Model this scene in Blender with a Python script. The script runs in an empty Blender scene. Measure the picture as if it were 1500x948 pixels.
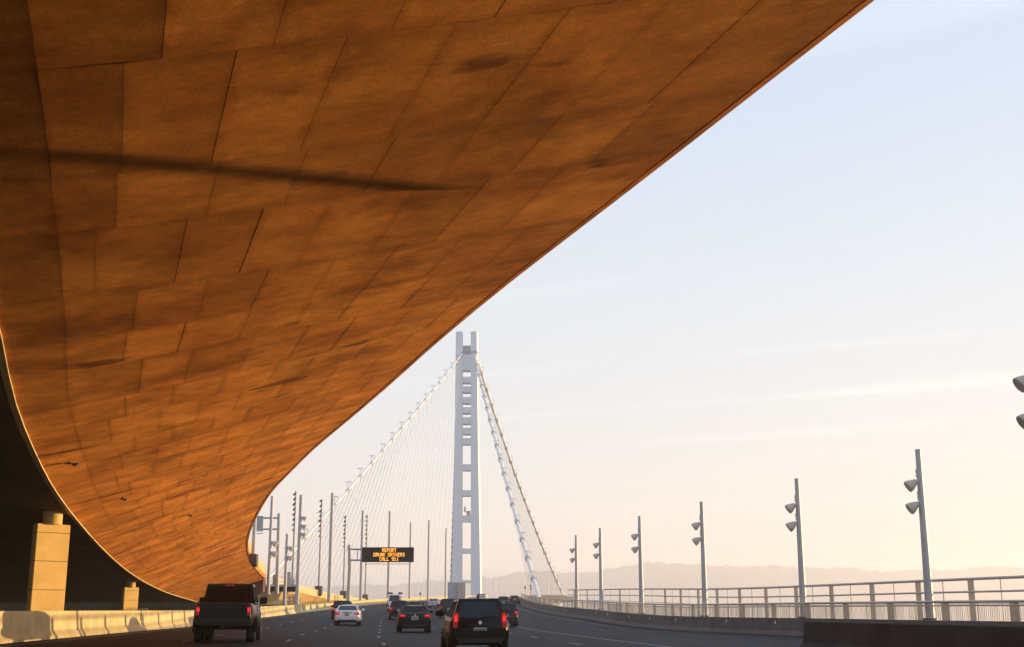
import bpy, bmesh, math, random
from mathutils import Vector, Matrix
random.seed(7)
R = math.radians
SC = bpy.context.scene
COL = SC.collection

# ---------------------------------------------------------------- camera
F, PITCH, CAMZ = 1800.0, 13.1, 1.05
cam_d = bpy.data.cameras.new('camera')
cam_d.sensor_width = 36.0
cam_d.lens = F / 1500 * 36.0
cam_d.clip_start = 0.1
cam_d.clip_end = 60000
cam = bpy.data.objects.new('camera', cam_d)
COL.objects.link(cam)
cam.location = (0, 0, CAMZ)
cam.rotation_euler = (R(90 + PITCH), 0, 0)
SC.camera = cam

# ---------------------------------------------------------------- light
SUN_AZ, SUN_EL = 20.0, 2.4            # azimuth counted from +X towards +Y
SUN_STRENGTH, SUN_COL = 5.0, (1.0, 0.67, 0.31)
SKY_STRENGTH, EXPOSURE = 0.091, 1.35
world = bpy.data.worlds.new('World')
SC.world = world
world.use_nodes = True
wn, wl = world.node_tree.nodes, world.node_tree.links
wn.clear()
w_out = wn.new('ShaderNodeOutputWorld')
w_bg = wn.new('ShaderNodeBackground')
sky = wn.new('ShaderNodeTexSky')
sky.sky_type = 'NISHITA'
sky.sun_disc = False
sky.sun_elevation = R(SUN_EL)
sky.sun_rotation = R(90 - SUN_AZ)
sky.altitude = 0
sky.air_density = 1.0
sky.dust_density = 1.0
sky.ozone_density = 1.0
# thin high cloud streaks, mapped on a plane far overhead
tc = wn.new('ShaderNodeTexCoord')
sep = wn.new('ShaderNodeSeparateXYZ')
wl.new(tc.outputs['Generated'], sep.inputs[0])
def wmath(op, a, b, clamp=False):
    n = wn.new('ShaderNodeMath'); n.operation = op; n.use_clamp = clamp
    for i, v in enumerate((a, b)):
        if isinstance(v, (int, float)): n.inputs[i].default_value = v
        elif v is not None: wl.new(v, n.inputs[i])
    return n.outputs[0]
zc = wmath('MAXIMUM', sep.outputs[2], 0.03)
pu = wmath('DIVIDE', sep.outputs[0], zc)
pv = wmath('DIVIDE', sep.outputs[1], zc)
comb = wn.new('ShaderNodeCombineXYZ')
wl.new(pu, comb.inputs[0]); wl.new(pv, comb.inputs[1])
mr_ = wn.new('ShaderNodeMapping')
mr_.inputs['Rotation'].default_value = (0, 0, R(27))
wl.new(comb.outputs[0], mr_.inputs[0])
mp = wn.new('ShaderNodeMapping')
mp.inputs['Scale'].default_value = (0.16, 1.3, 1)
mp.inputs['Location'].default_value = (0.35, 0.2, 0)
wl.new(mr_.outputs[0], mp.inputs[0])
nz = wn.new('ShaderNodeTexNoise')
nz.inputs['Scale'].default_value = 1.0
nz.inputs['Detail'].default_value = 6
nz.inputs['Roughness'].default_value = 0.55
wl.new(mp.outputs[0], nz.inputs['Vector'])
cl = wmath('SUBTRACT', nz.outputs[0], 0.56)
cl = wmath('MULTIPLY', cl, 4.0, True)
cl = wmath('MULTIPLY', cl, 0.30)
cl_fade = wmath('MULTIPLY', wmath('SUBTRACT', sep.outputs[2], 0.02), 9.0, True)
cl = wmath('MULTIPLY', cl, cl_fade)
# thin veil of high cloud whitens the blue everywhere
veil = wn.new('ShaderNodeMix'); veil.data_type = 'RGBA'
veil.inputs[0].default_value = 0.7
wl.new(sky.outputs[0], veil.inputs[6])
vr = wn.new('ShaderNodeValToRGB')
vr.color_ramp.elements[0].position = 0.02; vr.color_ramp.elements[0].color = (0.76, 0.77, 0.80, 1)
vr.color_ramp.elements[1].position = 0.55; vr.color_ramp.elements[1].color = (0.50, 0.66, 0.94, 1)
e_ = vr.color_ramp.elements.new(0.22); e_.color = (0.69, 0.765, 0.86, 1)
wl.new(sep.outputs[2], vr.inputs[0])
vs_ = wn.new('ShaderNodeVectorMath'); vs_.operation = 'SCALE'; vs_.inputs['Scale'].default_value = 6.0
wl.new(vr.outputs[0], vs_.inputs[0])
wl.new(vs_.outputs[0], veil.inputs[7])
cmix = wn.new('ShaderNodeMix'); cmix.data_type = 'RGBA'
wl.new(cl, cmix.inputs[0])
wl.new(veil.outputs[2], cmix.inputs[6])
cmix.inputs[7].default_value = (7.5, 6.9, 6.3, 1)
wl.new(cmix.outputs[2], w_bg.inputs[0])
w_bg.inputs[1].default_value = SKY_STRENGTH
wl.new(w_bg.outputs[0], w_out.inputs[0])

sun_d = bpy.data.lights.new('sun', 'SUN')
sun_d.energy = SUN_STRENGTH
sun_d.angle = R(0.42)
sun_d.color = SUN_COL
sun = bpy.data.objects.new('sun', sun_d)
COL.objects.link(sun)
SDIR = Vector((math.cos(R(SUN_AZ)) * math.cos(R(SUN_EL)), math.sin(R(SUN_AZ)) * math.cos(R(SUN_EL)), math.sin(R(SUN_EL))))
sun.rotation_euler = SDIR.to_track_quat('Z', 'Y').to_euler()
SC.view_settings.view_transform = 'Standard'
SC.view_settings.look = 'None'
SC.view_settings.exposure = EXPOSURE
SC.view_settings.gamma = 1
SC.cycles.use_denoising = True
SC.cycles.max_bounces = 6
SC.cycles.volume_bounces = 1
SC.cycles.sample_clamp_indirect = 6

# ---------------------------------------------------------------- helpers
CT, ST = math.cos(R(PITCH)), math.sin(R(PITCH))
def P(px, py, D):
    """point at distance D (along +Y) that the photograph shows at pixel px, py"""
    u = 474 - py
    yd, zd = F * CT - u * ST, F * ST + u * CT
    return Vector(((px - 750) * D / yd, D, CAMZ + zd * D / yd))

def curve(tab):
    xs = [t[0] for t in tab]; ys = [t[1] for t in tab]; n = len(tab)
    d = [(ys[i+1]-ys[i])/(xs[i+1]-xs[i]) for i in range(n-1)]
    m = [d[0]] + [0 if d[i-1]*d[i] <= 0 and False else (d[i-1]*(xs[i+1]-xs[i])+d[i]*(xs[i]-xs[i-1]))/(xs[i+1]-xs[i-1]) for i in range(1, n-1)] + [d[-1]]
    def f(x):
        if x <= xs[0]: return ys[0] + m[0]*(x-xs[0])
        if x >= xs[-1]: return ys[-1] + m[-1]*(x-xs[-1])
        i = 0
        while xs[i+1] < x: i += 1
        h = xs[i+1]-xs[i]; t = (x-xs[i])/h
        return ((2*t**3-3*t*t+1)*ys[i] + (t**3-2*t*t+t)*h*m[i] + (-2*t**3+3*t*t)*ys[i+1] + (t**3-t*t)*h*m[i+1])
    return f

def tag(o, label=None, cat=None, group=None, kind=None):
    if label: o['label'] = label
    if cat: o['category'] = cat
    if group: o['group'] = group
    if kind: o['kind'] = kind
    return o

def thing(name, label, cat, loc=(0, 0, 0), rz=0, group=None):
    o = bpy.data.objects.new(name, None)
    o.empty_display_size = 0.3
    COL.objects.link(o)
    o.location = loc
    o.rotation_euler = (0, 0, rz)
    return tag(o, label, cat, group)

class MB:
    def __init__(s): s.v, s.f, s.uv = [], [], {}
    def add(s, vs, fs):
        k = len(s.v); s.v += [tuple(v) for v in vs]; s.f += [tuple(i + k for i in f) for f in fs]; return s
    def box(s, c, d, rz=0, tilt=None):
        m = Matrix.Rotation(rz, 3, 'Z')
        if tilt: m = m @ Matrix.Rotation(tilt[0], 3, tilt[1])
        vs = [Vector(c) + m @ Vector((x*d[0]/2, y*d[1]/2, z*d[2]/2)) for x in (-1, 1) for y in (-1, 1) for z in (-1, 1)]
        return s.add(vs, [(0,1,3,2),(4,6,7,5),(0,4,5,1),(2,3,7,6),(0,2,6,4),(1,5,7,3)])
    def tube(s, pts, r, n=8, cap=True):
        pts = [Vector(p) for p in pts]
        rs = r if isinstance(r, (list, tuple)) else [r]*len(pts)
        k = len(s.v)
        up0 = None
        for i, p in enumerate(pts):
            t = (pts[min(i+1, len(pts)-1)] - pts[max(i-1, 0)]).normalized()
            up = Vector((0, 0, 1)) if abs(t.z) < 0.95 else Vector((0, 1, 0))
            a = t.cross(up).normalized(); b = t.cross(a).normalized()
            for j in range(n):
                q = 2*math.pi*j/n
                s.v.append(tuple(p + (a*math.cos(q) + b*math.sin(q))*rs[i]))
        for i in range(len(pts)-1):
            for j in range(n):
                s.f.append((k+i*n+j, k+i*n+(j+1) % n, k+(i+1)*n+(j+1) % n, k+(i+1)*n+j))
        if cap:
            s.f.append(tuple(k+j for j in reversed(range(n))))
            s.f.append(tuple(k+(len(pts)-1)*n+j for j in range(n)))
        return s
    def bar(s, a, b, w, h):
        """rectangular bar from a to b"""
        a, b = Vector(a), Vector(b)
        t = (b-a).normalized()
        up = Vector((0, 0, 1)) if abs(t.z) < 0.95 else Vector((0, 1, 0))
        x = t.cross(up).normalized()*w/2; y = x.cross(t).normalized()*h/2
        vs = [p + sx*x + sy*y for p in (a, b) for sx, sy in ((-1,-1),(1,-1),(1,1),(-1,1))]
        return s.add(vs, [(0,1,2,3),(7,6,5,4),(0,4,5,1),(1,5,6,2),(2,6,7,3),(3,7,4,0)])
    def grid(s, rows, closed=False, caps=False):
        """rows: list of equally long point lists"""
        n = len(rows[0]); k = len(s.v)
        for r in rows: s.v += [tuple(p) for p in r]
        for i in range(len(rows)-1):
            for j in range(n if closed else n-1):
                s.f.append((k+i*n+j, k+i*n+(j+1) % n, k+(i+1)*n+(j+1) % n, k+(i+1)*n+j))
        if caps:
            s.f.append(tuple(k+j for j in reversed(range(n))))
            s.f.append(tuple(k+(len(rows)-1)*n+j for j in range(n)))
        return s
    def build(s, name, mat, parent=None, world=False, smooth=False, bevel=0, fixn=True):
        off = Vector(parent.location) if (world and parent) else Vector((0, 0, 0))
        me = bpy.data.meshes.new(name)
        me.from_pydata([tuple(Vector(v) - off) for v in s.v], [], s.f)
        if fixn or bevel:
            bm = bmesh.new(); bm.from_mesh(me)
            if fixn: bmesh.ops.recalc_face_normals(bm, faces=bm.faces)
            if bevel:
                es = [e for e in bm.edges if len(e.link_faces) == 2 and e.calc_face_angle(0) > R(22)]
                bmesh.ops.bevel(bm, geom=es, offset=bevel, segments=2, affect='EDGES', clamp_overlap=True)
            bm.to_mesh(me); bm.free()
        if smooth:
            me.polygons.foreach_set('use_smooth', [True]*len(me.polygons))
            try: me.set_sharp_from_angle(angle=R(40))
            except Exception: pass
        me.materials.append(mat)
        o = bpy.data.objects.new(name, me)
        COL.objects.link(o)
        if parent: o.parent = parent
        return o

def copy_tree(o, parent=None):
    c = o.copy(); COL.objects.link(c)
    if parent: c.parent = parent
    for ch in list(o.children): copy_tree(ch, c)
    return c

# ---------------------------------------------------------------- materials
def nd(nt, t, **kw):
    n = nt.nodes.new(t)
    for k, v in kw.items(): setattr(n, k, v)
    return n
def mat(name, col, rough=0.6, metal=0, var=0.15, scale=3.0, bump=0.0, emit=None, estr=0, coat=0, spec=0.5, stretch=(1, 1, 1), objvar=0):
    m = bpy.data.materials.new(name); m.use_nodes = True
    nt = m.node_tree; b = nt.nodes['Principled BSDF']
    b.inputs['Roughness'].default_value = rough
    b.inputs['Metallic'].default_value = metal
    b.inputs['Specular IOR Level'].default_value = spec
    b.inputs['Coat Weight'].default_value = coat
    if emit:
        b.inputs['Emission Color'].default_value = (*emit, 1)
        b.inputs['Emission Strength'].default_value = estr
    tc = nd(nt, 'ShaderNodeTexCoord')
    mp = nd(nt, 'ShaderNodeMapping'); mp.inputs['Scale'].default_value = stretch
    nt.links.new(tc.outputs['Object'], mp.inputs[0])
    n = nd(nt, 'ShaderNodeTexNoise')
    n.inputs['Scale'].default_value = scale; n.inputs['Detail'].default_value = 8; n.inputs['Roughness'].default_value = 0.6
    nt.links.new(mp.outputs[0], n.inputs['Vector'])
    r = nd(nt, 'ShaderNodeValToRGB')
    r.color_ramp.elements[0].position = 0.3; r.color_ramp.elements[1].position = 0.7
    r.color_ramp.elements[0].color = (*[c*(1-var) for c in col], 1)
    r.color_ramp.elements[1].color = (*[min(1, c*(1+var)) for c in col], 1)
    nt.links.new(n.outputs[0], r.inputs[0])
    out = r.outputs[0]
    if objvar:
        oi = nd(nt, 'ShaderNodeObjectInfo')
        mr = nd(nt, 'ShaderNodeMapRange'); mr.inputs[3].default_value = 1-objvar; mr.inputs[4].default_value = 1+objvar
        nt.links.new(oi.outputs['Random'], mr.inputs[0])
        mx = nd(nt, 'ShaderNodeVectorMath', operation='SCALE')
        nt.links.new(out, mx.inputs[0]); nt.links.new(mr.outputs[0], mx.inputs['Scale'])
        out = mx.outputs[0]
    nt.links.new(out, b.inputs['Base Color'])
    if bump:
        bp = nd(nt, 'ShaderNodeBump'); bp.inputs['Strength'].default_value = bump; bp.inputs['Distance'].default_value = 0.02
        n2 = nd(nt, 'ShaderNodeTexNoise'); n2.inputs['Scale'].default_value = scale*8; n2.inputs['Detail'].default_value = 5
        nt.links.new(mp.outputs[0], n2.inputs['Vector'])
        nt.links.new(n2.outputs[0], bp.inputs['Height']); nt.links.new(bp.outputs[0], b.inputs['Normal'])
    return m

def soffit_material():
    """board marked concrete, stained, the orange of the low sun put into its base colour, streaks running across the deck; UV = metres along / across"""
    m = bpy.data.materials.new('sun_tinted_stained_concrete'); m.use_nodes = True
    nt = m.node_tree; b = nt.nodes['Principled BSDF']; L = nt.links
    b.inputs['Roughness'].default_value = 0.85; b.inputs['Specular IOR Level'].default_value = 0.2
    uv = nd(nt, 'ShaderNodeUVMap', uv_map='UVMap')
    def noise(sx, sy, scale, detail, rough, seed=0):
        mp = nd(nt, 'ShaderNodeMapping'); mp.inputs['Scale'].default_value = (sx, sy, 1); mp.inputs['Location'].default_value = (seed, seed*1.7, seed)
        L.new(uv.outputs[0], mp.inputs[0])
        n = nd(nt, 'ShaderNodeTexNoise'); n.inputs['Scale'].default_value = scale; n.inputs['Detail'].default_value = detail; n.inputs['Roughness'].default_value = rough
        L.new(mp.outputs[0], n.inputs['Vector']); return n.outputs[0]
    def ramp(f, a, b_, ca, cb):
        r = nd(nt, 'ShaderNodeValToRGB'); e = r.color_ramp.elements
        e[0].position, e[1].position = a, b_; e[0].color, e[1].color = (*ca, 1), (*cb, 1)
        L.new(f, r.inputs[0]); return r.outputs[0]
    def mul(a, c, f=1.0):
        x = nd(nt, 'ShaderNodeMix', data_type='RGBA', blend_type='MULTIPLY'); x.inputs[0].default_value = f
        L.new(a, x.inputs[6]); L.new(c, x.inputs[7]); return x.outputs[2]
    base = ramp(noise(0.45, 0.40, 0.8, 9, 0.66), 0.32, 0.68, (0.60, 0.192, 0.031), (0.97, 0.385, 0.068))  # orange of the low sun is mixed into this base colour
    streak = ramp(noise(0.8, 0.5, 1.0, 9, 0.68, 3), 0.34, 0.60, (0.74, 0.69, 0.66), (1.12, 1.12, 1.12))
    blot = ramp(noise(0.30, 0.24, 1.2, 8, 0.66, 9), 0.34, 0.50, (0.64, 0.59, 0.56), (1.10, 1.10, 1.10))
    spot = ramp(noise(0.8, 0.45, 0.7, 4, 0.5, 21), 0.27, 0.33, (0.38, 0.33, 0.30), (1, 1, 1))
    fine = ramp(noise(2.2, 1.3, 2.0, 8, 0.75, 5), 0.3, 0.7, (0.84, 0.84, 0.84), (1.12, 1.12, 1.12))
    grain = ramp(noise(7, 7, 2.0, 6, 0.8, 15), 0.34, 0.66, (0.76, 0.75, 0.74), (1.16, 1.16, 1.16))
    # grime along the panel edges, broken up by noise
    pu = nd(nt, 'ShaderNodeUVMap', uv_map='Panel'); sx = nd(nt, 'ShaderNodeSeparateXYZ'); L.new(pu.outputs[0], sx.inputs[0])
    def mth(op, a, b_):
        x = nd(nt, 'ShaderNodeMath', operation=op)
        for i_, v_ in enumerate((a, b_)):
            if isinstance(v_, (int, float)): x.inputs[i_].default_value = v_
            else: L.new(v_, x.inputs[i_])
        return x.outputs[0]
    ex = mth('ABSOLUTE', mth('SUBTRACT', sx.outputs[0], 0.5), 0); ey = mth('ABSOLUTE', mth('SUBTRACT', sx.outputs[1], 0.5), 0)
    em = mth('ADD', mth('MAXIMUM', ex, ey), mth('MULTIPLY', mth('SUBTRACT', noise(0.8, 0.8, 1.0, 6, 0.65, 31), 0.5), 0.42))
    grime = ramp(em, 0.40, 0.56, (1.02, 1.02, 1.02), (0.74, 0.70, 0.68))
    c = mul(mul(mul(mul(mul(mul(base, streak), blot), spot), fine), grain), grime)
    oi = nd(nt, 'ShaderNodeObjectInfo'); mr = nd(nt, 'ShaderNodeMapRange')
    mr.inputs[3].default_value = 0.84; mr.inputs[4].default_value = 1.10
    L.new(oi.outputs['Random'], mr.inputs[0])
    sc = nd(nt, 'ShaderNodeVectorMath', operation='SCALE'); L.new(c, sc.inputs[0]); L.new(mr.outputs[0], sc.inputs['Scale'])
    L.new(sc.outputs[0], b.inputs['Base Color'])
    bp = nd(nt, 'ShaderNodeBump'); bp.inputs['Strength'].default_value = 0.13; bp.inputs['Distance'].default_value = 0.02
    L.new(noise(1.6, 1.6, 1.0, 9, 0.72, 2), bp.inputs['Height']); L.new(bp.outputs[0], b.inputs['Normal'])
    return m

def road_material():
    m = bpy.data.materials.new('asphalt'); m.use_nodes = True
    nt = m.node_tree; b = nt.nodes['Principled BSDF']; L = nt.links
    b.inputs['Roughness'].default_value = 0.7; b.inputs['Specular IOR Level'].default_value = 0.07
    tc = nd(nt, 'ShaderNodeTexCoord')
    def noise(sc3, scale, detail):
        mp = nd(nt, 'ShaderNodeMapping'); mp.inputs['Scale'].default_value = sc3; mp.inputs['Rotation'].default_value = (0, 0, R(-6))
        L.new(tc.outputs['Object'], mp.inputs[0])
        n = nd(nt, 'ShaderNodeTexNoise'); n.inputs['Scale'].default_value = scale; n.inputs['Detail'].default_value = detail
        L.new(mp.outputs[0], n.inputs['Vector']); return n.outputs[0]
    def ramp(f, a, b_, ca, cb):
        r = nd(nt, 'ShaderNodeValToRGB'); e = r.color_ramp.elements
        e[0].position, e[1].position = a, b_; e[0].color, e[1].color = (*ca, 1), (*cb, 1)
        L.new(f, r.inputs[0]); return r.outputs[0]
    a = ramp(noise((0.9, 0.03, 1), 1.0, 5), 0.35, 0.65, (0.009, 0.0096, 0.0122), (0.021, 0.0215, 0.0255))
    c = ramp(noise((0.2, 0.5, 1), 1.0, 6), 0.35, 0.65, (0.6, 0.6, 0.62), (1.25, 1.25, 1.25))
    g = ramp(noise((1, 1, 1), 60, 3), 0.3, 0.7, (0.8, 0.8, 0.8), (1.2, 1.2, 1.2))
    def mul(p, q):
        x = nd(nt, 'ShaderNodeMix', data_type='RGBA', blend_type='MULTIPLY'); x.inputs[0].default_value = 1
        L.new(p, x.inputs[6]); L.new(q, x.inputs[7]); return x.outputs[2]
    L.new(mul(mul(a, c), g), b.inputs['Base Color'])
    bp = nd(nt, 'ShaderNodeBump'); bp.inputs['Strength'].default_value = 0.3; bp.inputs['Distance'].default_value = 0.01
    L.new(noise((1, 1, 1), 40, 3), bp.inputs['Height']); L.new(bp.outputs[0], b.inputs['Normal'])
    return m

def glass_material(name, tint, mixf):
    m = bpy.data.materials.new(name); m.use_nodes = True
    nt = m.node_tree; nt.nodes.clear()
    out = nd(nt, 'ShaderNodeOutputMaterial'); mx = nd(nt, 'ShaderNodeMixShader')
    tr = nd(nt, 'ShaderNodeBsdfTransparent'); tr.inputs[0].default_value = (*tint, 1)
    gl = nd(nt, 'ShaderNodeBsdfGlossy'); gl.inputs['Roughness'].default_value = 0.03
    gl.inputs[0].default_value = (0.9, 0.9, 0.9, 1)
    mx.inputs[0].default_value = mixf
    nt.links.new(tr.outputs[0], mx.inputs[1]); nt.links.new(gl.outputs[0], mx.inputs[2]); nt.links.new(mx.outputs[0], out.inputs[0])
    return m

M = dict(
    soffit=soffit_material(),
    road=road_material(),
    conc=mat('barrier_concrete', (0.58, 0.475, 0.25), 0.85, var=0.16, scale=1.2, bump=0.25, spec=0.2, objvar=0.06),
    gore=mat('shade_dark_concrete', (0.05, 0.042, 0.038), 0.9, var=0.3, scale=0.9, bump=0.25, spec=0.1),  # near black base colour carries the shade on this barrier
    conc_dark=mat('shaded_weathered_concrete', (0.105, 0.09, 0.08), 0.85, var=0.25, scale=0.9, bump=0.25, spec=0.2, objvar=0.08),  # weathered concrete, darkened to hold the right barrier's shade in its colour
    conc_col=mat('column_concrete', (0.74, 0.50, 0.18), 0.85, var=0.14, scale=0.9, bump=0.2, spec=0.2),
    conc_web=mat('girder_concrete', (0.46, 0.30, 0.12), 0.85, var=0.15, scale=0.5, bump=0.1, spec=0.2, stretch=(1, 0.3, 2)),
    conc_under=mat('underside_concrete', (0.13, 0.085, 0.055), 0.9, var=0.2, scale=0.4, spec=0.1),
    white=mat('tower_paint', (0.67, 0.70, 0.76), 0.5, var=0.05, scale=0.15),
    cable_band=mat('cable_band_paint', (0.45, 0.44, 0.46), 0.5),
    cable=mat('cable_paint', (0.76, 0.73, 0.70), 0.5, var=0.05, scale=0.5),
    rope=mat('rope_steel', (0.62, 0.62, 0.64), 0.5, var=0.05),
    pole=mat('galvanised_steel', (0.42, 0.42, 0.43), 0.5, metal=0.2, var=0.08, scale=1.0),
    pole_d=mat('pole_grey_paint', (0.40, 0.39, 0.41), 0.5, var=0.08, scale=1.0),
    lamp=mat('lamp_housing', (0.50, 0.40, 0.34), 0.5, var=0.08),
    lamp_d=mat('dark_lamp', (0.07, 0.065, 0.065), 0.5),
    lens=mat('lamp_lens', (0.6, 0.58, 0.52), 0.2),
    rail=mat('railing_steel', (0.46, 0.41, 0.37), 0.5, metal=0.2, var=0.1),
    post=mat('railing_post_paint', (0.58, 0.46, 0.32), 0.6, var=0.12, scale=2),
    paint=mat('road_paint', (0.22, 0.215, 0.205), 0.7, var=0.5, scale=6),
    black=mat('sign_black', (0.010, 0.009, 0.009), 0.8, spec=0.1),
    led=mat('led_amber', (0.3, 0.12, 0.02), 0.5, emit=(1.0, 0.40, 0.035), estr=0.85),
    sign_back=mat('sign_back_metal', (0.40, 0.42, 0.46), 0.5, metal=0.3),
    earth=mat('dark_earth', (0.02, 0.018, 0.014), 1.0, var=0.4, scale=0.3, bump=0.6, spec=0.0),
    hill=mat('hill_vegetation', (0.10, 0.09, 0.065), 1.0, var=0.4, scale=0.004, spec=0.0),
    tyre=mat('tyre_rubber', (0.022, 0.022, 0.022), 0.85),
    rim=mat('rim_alloy', (0.35, 0.35, 0.36), 0.35, metal=0.8),
    trim=mat('black_plastic', (0.02, 0.02, 0.021), 0.6),
    seat=mat('seat_fabric', (0.05, 0.045, 0.04), 0.9),
    chrome=mat('chrome', (0.6, 0.6, 0.6), 0.18, metal=1.0, var=0.02),
    red=mat('lit_tail_light', (0.35, 0.01, 0.01), 0.25, emit=(1.0, 0.03, 0.03), estr=0.42),
    red_dim=mat('tail_light_lens', (0.30, 0.012, 0.012), 0.2, emit=(1.0, 0.03, 0.02), estr=0.05),
    plate=mat('plate_paint', (0.55, 0.55, 0.55), 0.5, var=0.05),
    plate_in=mat('plate_face', (0.22, 0.24, 0.28), 0.5, var=0.3, scale=14),
    glass=glass_material('car_glass', (0.34, 0.36, 0.36), 0.10),
    glass_dark=glass_material('tinted_car_glass', (0.07, 0.07, 0.075), 0.04),
    reflector=mat('reflector_white', (0.7, 0.68, 0.6), 0.4),
    bumper_dark=mat('bumper_dark_steel', (0.035, 0.034, 0.034), 0.35, metal=0.6),
    orange=mat('cage_paint', (0.34, 0.15, 0.07), 0.6),
)
def paint(name, c, rough=0.3): return mat(name, c, rough, var=0.03, coat=0.12, spec=0.2 if c[0] < 0.1 else 0.4, scale=0.8)
M['car_black'] = paint('car_black', (0.007, 0.007, 0.007))
M['car_dark'] = paint('car_dark_grey', (0.016, 0.016, 0.018))
M['car_white'] = paint('car_white', (0.72, 0.72, 0.74))
M['car_grey'] = paint('car_silver', (0.42, 0.44, 0.47))
M['car_maroon'] = paint('car_maroon', (0.045, 0.014, 0.014))
M['car_brown'] = paint('car_brown_black', (0.03, 0.022, 0.017))

# water
wm = bpy.data.materials.new('water'); wm.use_nodes = True
b = wm.node_tree.nodes['Principled BSDF']
b.inputs['Base Color'].default_value = (0.03, 0.05, 0.06, 1); b.inputs['Roughness'].default_value = 0.25
tcw = nd(wm.node_tree, 'ShaderNodeTexCoord'); nw = nd(wm.node_tree, 'ShaderNodeTexNoise'); nw.inputs['Scale'].default_value = 0.15; nw.inputs['Detail'].default_value = 6
bw = nd(wm.node_tree, 'ShaderNodeBump'); bw.inputs['Strength'].default_value = 0.6; bw.inputs['Distance'].default_value = 0.6
wm.node_tree.links.new(tcw.outputs['Object'], nw.inputs['Vector']); wm.node_tree.links.new(nw.outputs[0], bw.inputs['Height']); wm.node_tree.links.new(bw.outputs[0], b.inputs['Normal'])
M['water'] = wm

# ---------------------------------------------------------------- road geometry
XL = curve([(-20, -10.1), (41, -16.6), (83, -21.1), (125, -24.4), (210, -30.2), (280, -28.8), (380, -20.6), (490, -9.0)])
XR = curve([(-20, 30), (40, 20.0), (52, 16.7), (64, 14.2), (78, 11.3), (92, 8.9), (110, 7.1), (150, 4.05), (220, 1.4), (300, 4), (400, 12), (490, 21)])
ZL = curve([(-20, -0.03), (60, -0.03), (83, -0.03), (125, 0.31), (210, 1.05), (280, 2.3), (380, 3.9), (490, 5.3)])
ZR = curve([(-20, -0.3), (60, -0.3), (84, -0.28), (110, 0.1), (150, 0.64), (220, 2.1), (300, 3.4), (400, 4.6), (490, 5.5)])
def road_z(x, D):
    t = (x - XL(D)) / (XR(D) - XL(D))
    return ZL(D) + (ZR(D) - ZL(D)) * t
def frange(a, b, st):
    n = max(1, round((b-a)/st)); return [a + (b-a)*i/n for i in range(n+1)]
DS = frange(-20, 120, 2.5) + frange(124, 490, 6)
mb = MB()
mb.grid([[(XL(D) - 0.5 + (XR(D)-XL(D)+1.0)*t/14, D, road_z(XL(D) - 0.5 + (XR(D)-XL(D)+1.0)*t/14, D)) for t in range(15)] for D in DS])
tag(mb.build('road', M['road'], smooth=True), 'dark asphalt roadway of several lanes curving gently to the right', kind='structure')

# lane markings: dashes on four lane lines, a solid edge line either side
def line2(D): return curve([(20, -2.2), (45, -4.55), (57, -6.0), (73, -7.6), (95, -9.9), (130, -13.0), (200, -16.5), (280, -14.5), (380, -6)])(D)
mb = MB()
def strip(fn, d0, d1, w, n=1):
    rows = []
    for D in frange(d0, d1, (d1-d0)/n):
        x = fn(D); rows.append([(x-w/2, D, road_z(x-w/2, D)+0.005), (x+w/2, D, road_z(x+w/2, D)+0.005)])
    mb.grid(rows)
for k in (-2, -1, 0, 1, 2):
    ph = {-2: 2, -1: 4.5, 0: 0.8, 1: 6.5, 2: 3.0}[k]
    d = 20 + ph
    while d < 330:
        strip(lambda D: line2(D) + 3.55*k, d, d+2.6, 0.13)
        d += 11.2
strip(lambda D: line2(D) + 3.55*2.75, 36, 200, 0.13, 30)
strip(lambda D: XL(D) + 0.95, 20, 300, 0.13, 40)
strip(lambda D: XR(D) - 1.5, 40, 220, 0.1, 30)
tag(mb.build('lane_markings', M['paint'], fixn=False), 'worn white lane dashes and edge lines on the asphalt', kind='structure')

# ---------------------------------------------------------------- near elevated deck (stained soffit)
zR = curve([(-30, 9.0), (8, 9.0), (20, 9.0), (30, 9.0), (45, 8.85), (62, 8.45), (90, 7.25), (120, 6.0), (150, 4.65), (156, 4.45)])
zL = curve([(-30, 7.6), (8, 7.5), (20, 7.35), (30, 6.65), (45, 5.6), (62, 4.85), (90, 3.75), (120, 2.72), (150, 1.9), (156, 1.7)])
def solve(px, py, zf):
    lo, hi = 2.0, 400.0
    for _ in range(60):
        D = (lo+hi)/2
        if P(px, py, D).z < zf(D): lo = D
        else: hi = D
    return D, P(px, py, D).x
def edge(pts, zf, extra_near, extra_far):
    t = sorted(solve(a, b_, zf) for a, b_ in pts)
    d0, x0 = t[0]; d1, x1 = t[1]; s = (x1-x0)/(d1-d0)
    pre = [(-30, x0 + s*(-30-d0)*extra_near)] if d0 > -25 else []
    return pre + t + extra_far
RT = edge([(1280, 0), (1120, 124), (960, 249), (855, 330), (750, 411), (650, 493), (560, 573), (500, 624), (464, 654), (428, 689), (400, 718), (378, 752), (365, 782), (362, 803), (370, 828), (390, 850)], zR, 1.0, [])
LT = edge([(2, 495), (20, 580), (58, 676), (108, 755), (150, 803), (200, 845), (245, 868), (285, 880.5)], zL, 0.9, [])
ER0, EL = curve(RT), curve(LT)
ER = lambda D: ER0(D) - 0.13
def soff(D, v):
    """point of the soffit: v = 0 at the right edge, 1 at the left edge"""
    x = ER(D) + (EL(D)-ER(D))*v
    k = 1 - min(1, max(0, (D-14)/26))          # close by, the outer left part bends flatter
    sl = 0.123*k; en = 1 - 5.667*sl
    w = v if v < 0 else (v*(1+sl) - (max(0, v-0.7)**2/0.6)*((1+sl) - en))
    return Vector((x, D, zR(D) + (zL(D)-zR(D))*w))
DECK_END = 152.0
deck = thing('elevated_deck', 'huge stained concrete deck soffit tinted with orange sunlight sweeping overhead from upper right to lower left', 'viaduct', tuple(soff(80, 0.5)))
NV, NU = 9, 44
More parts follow.
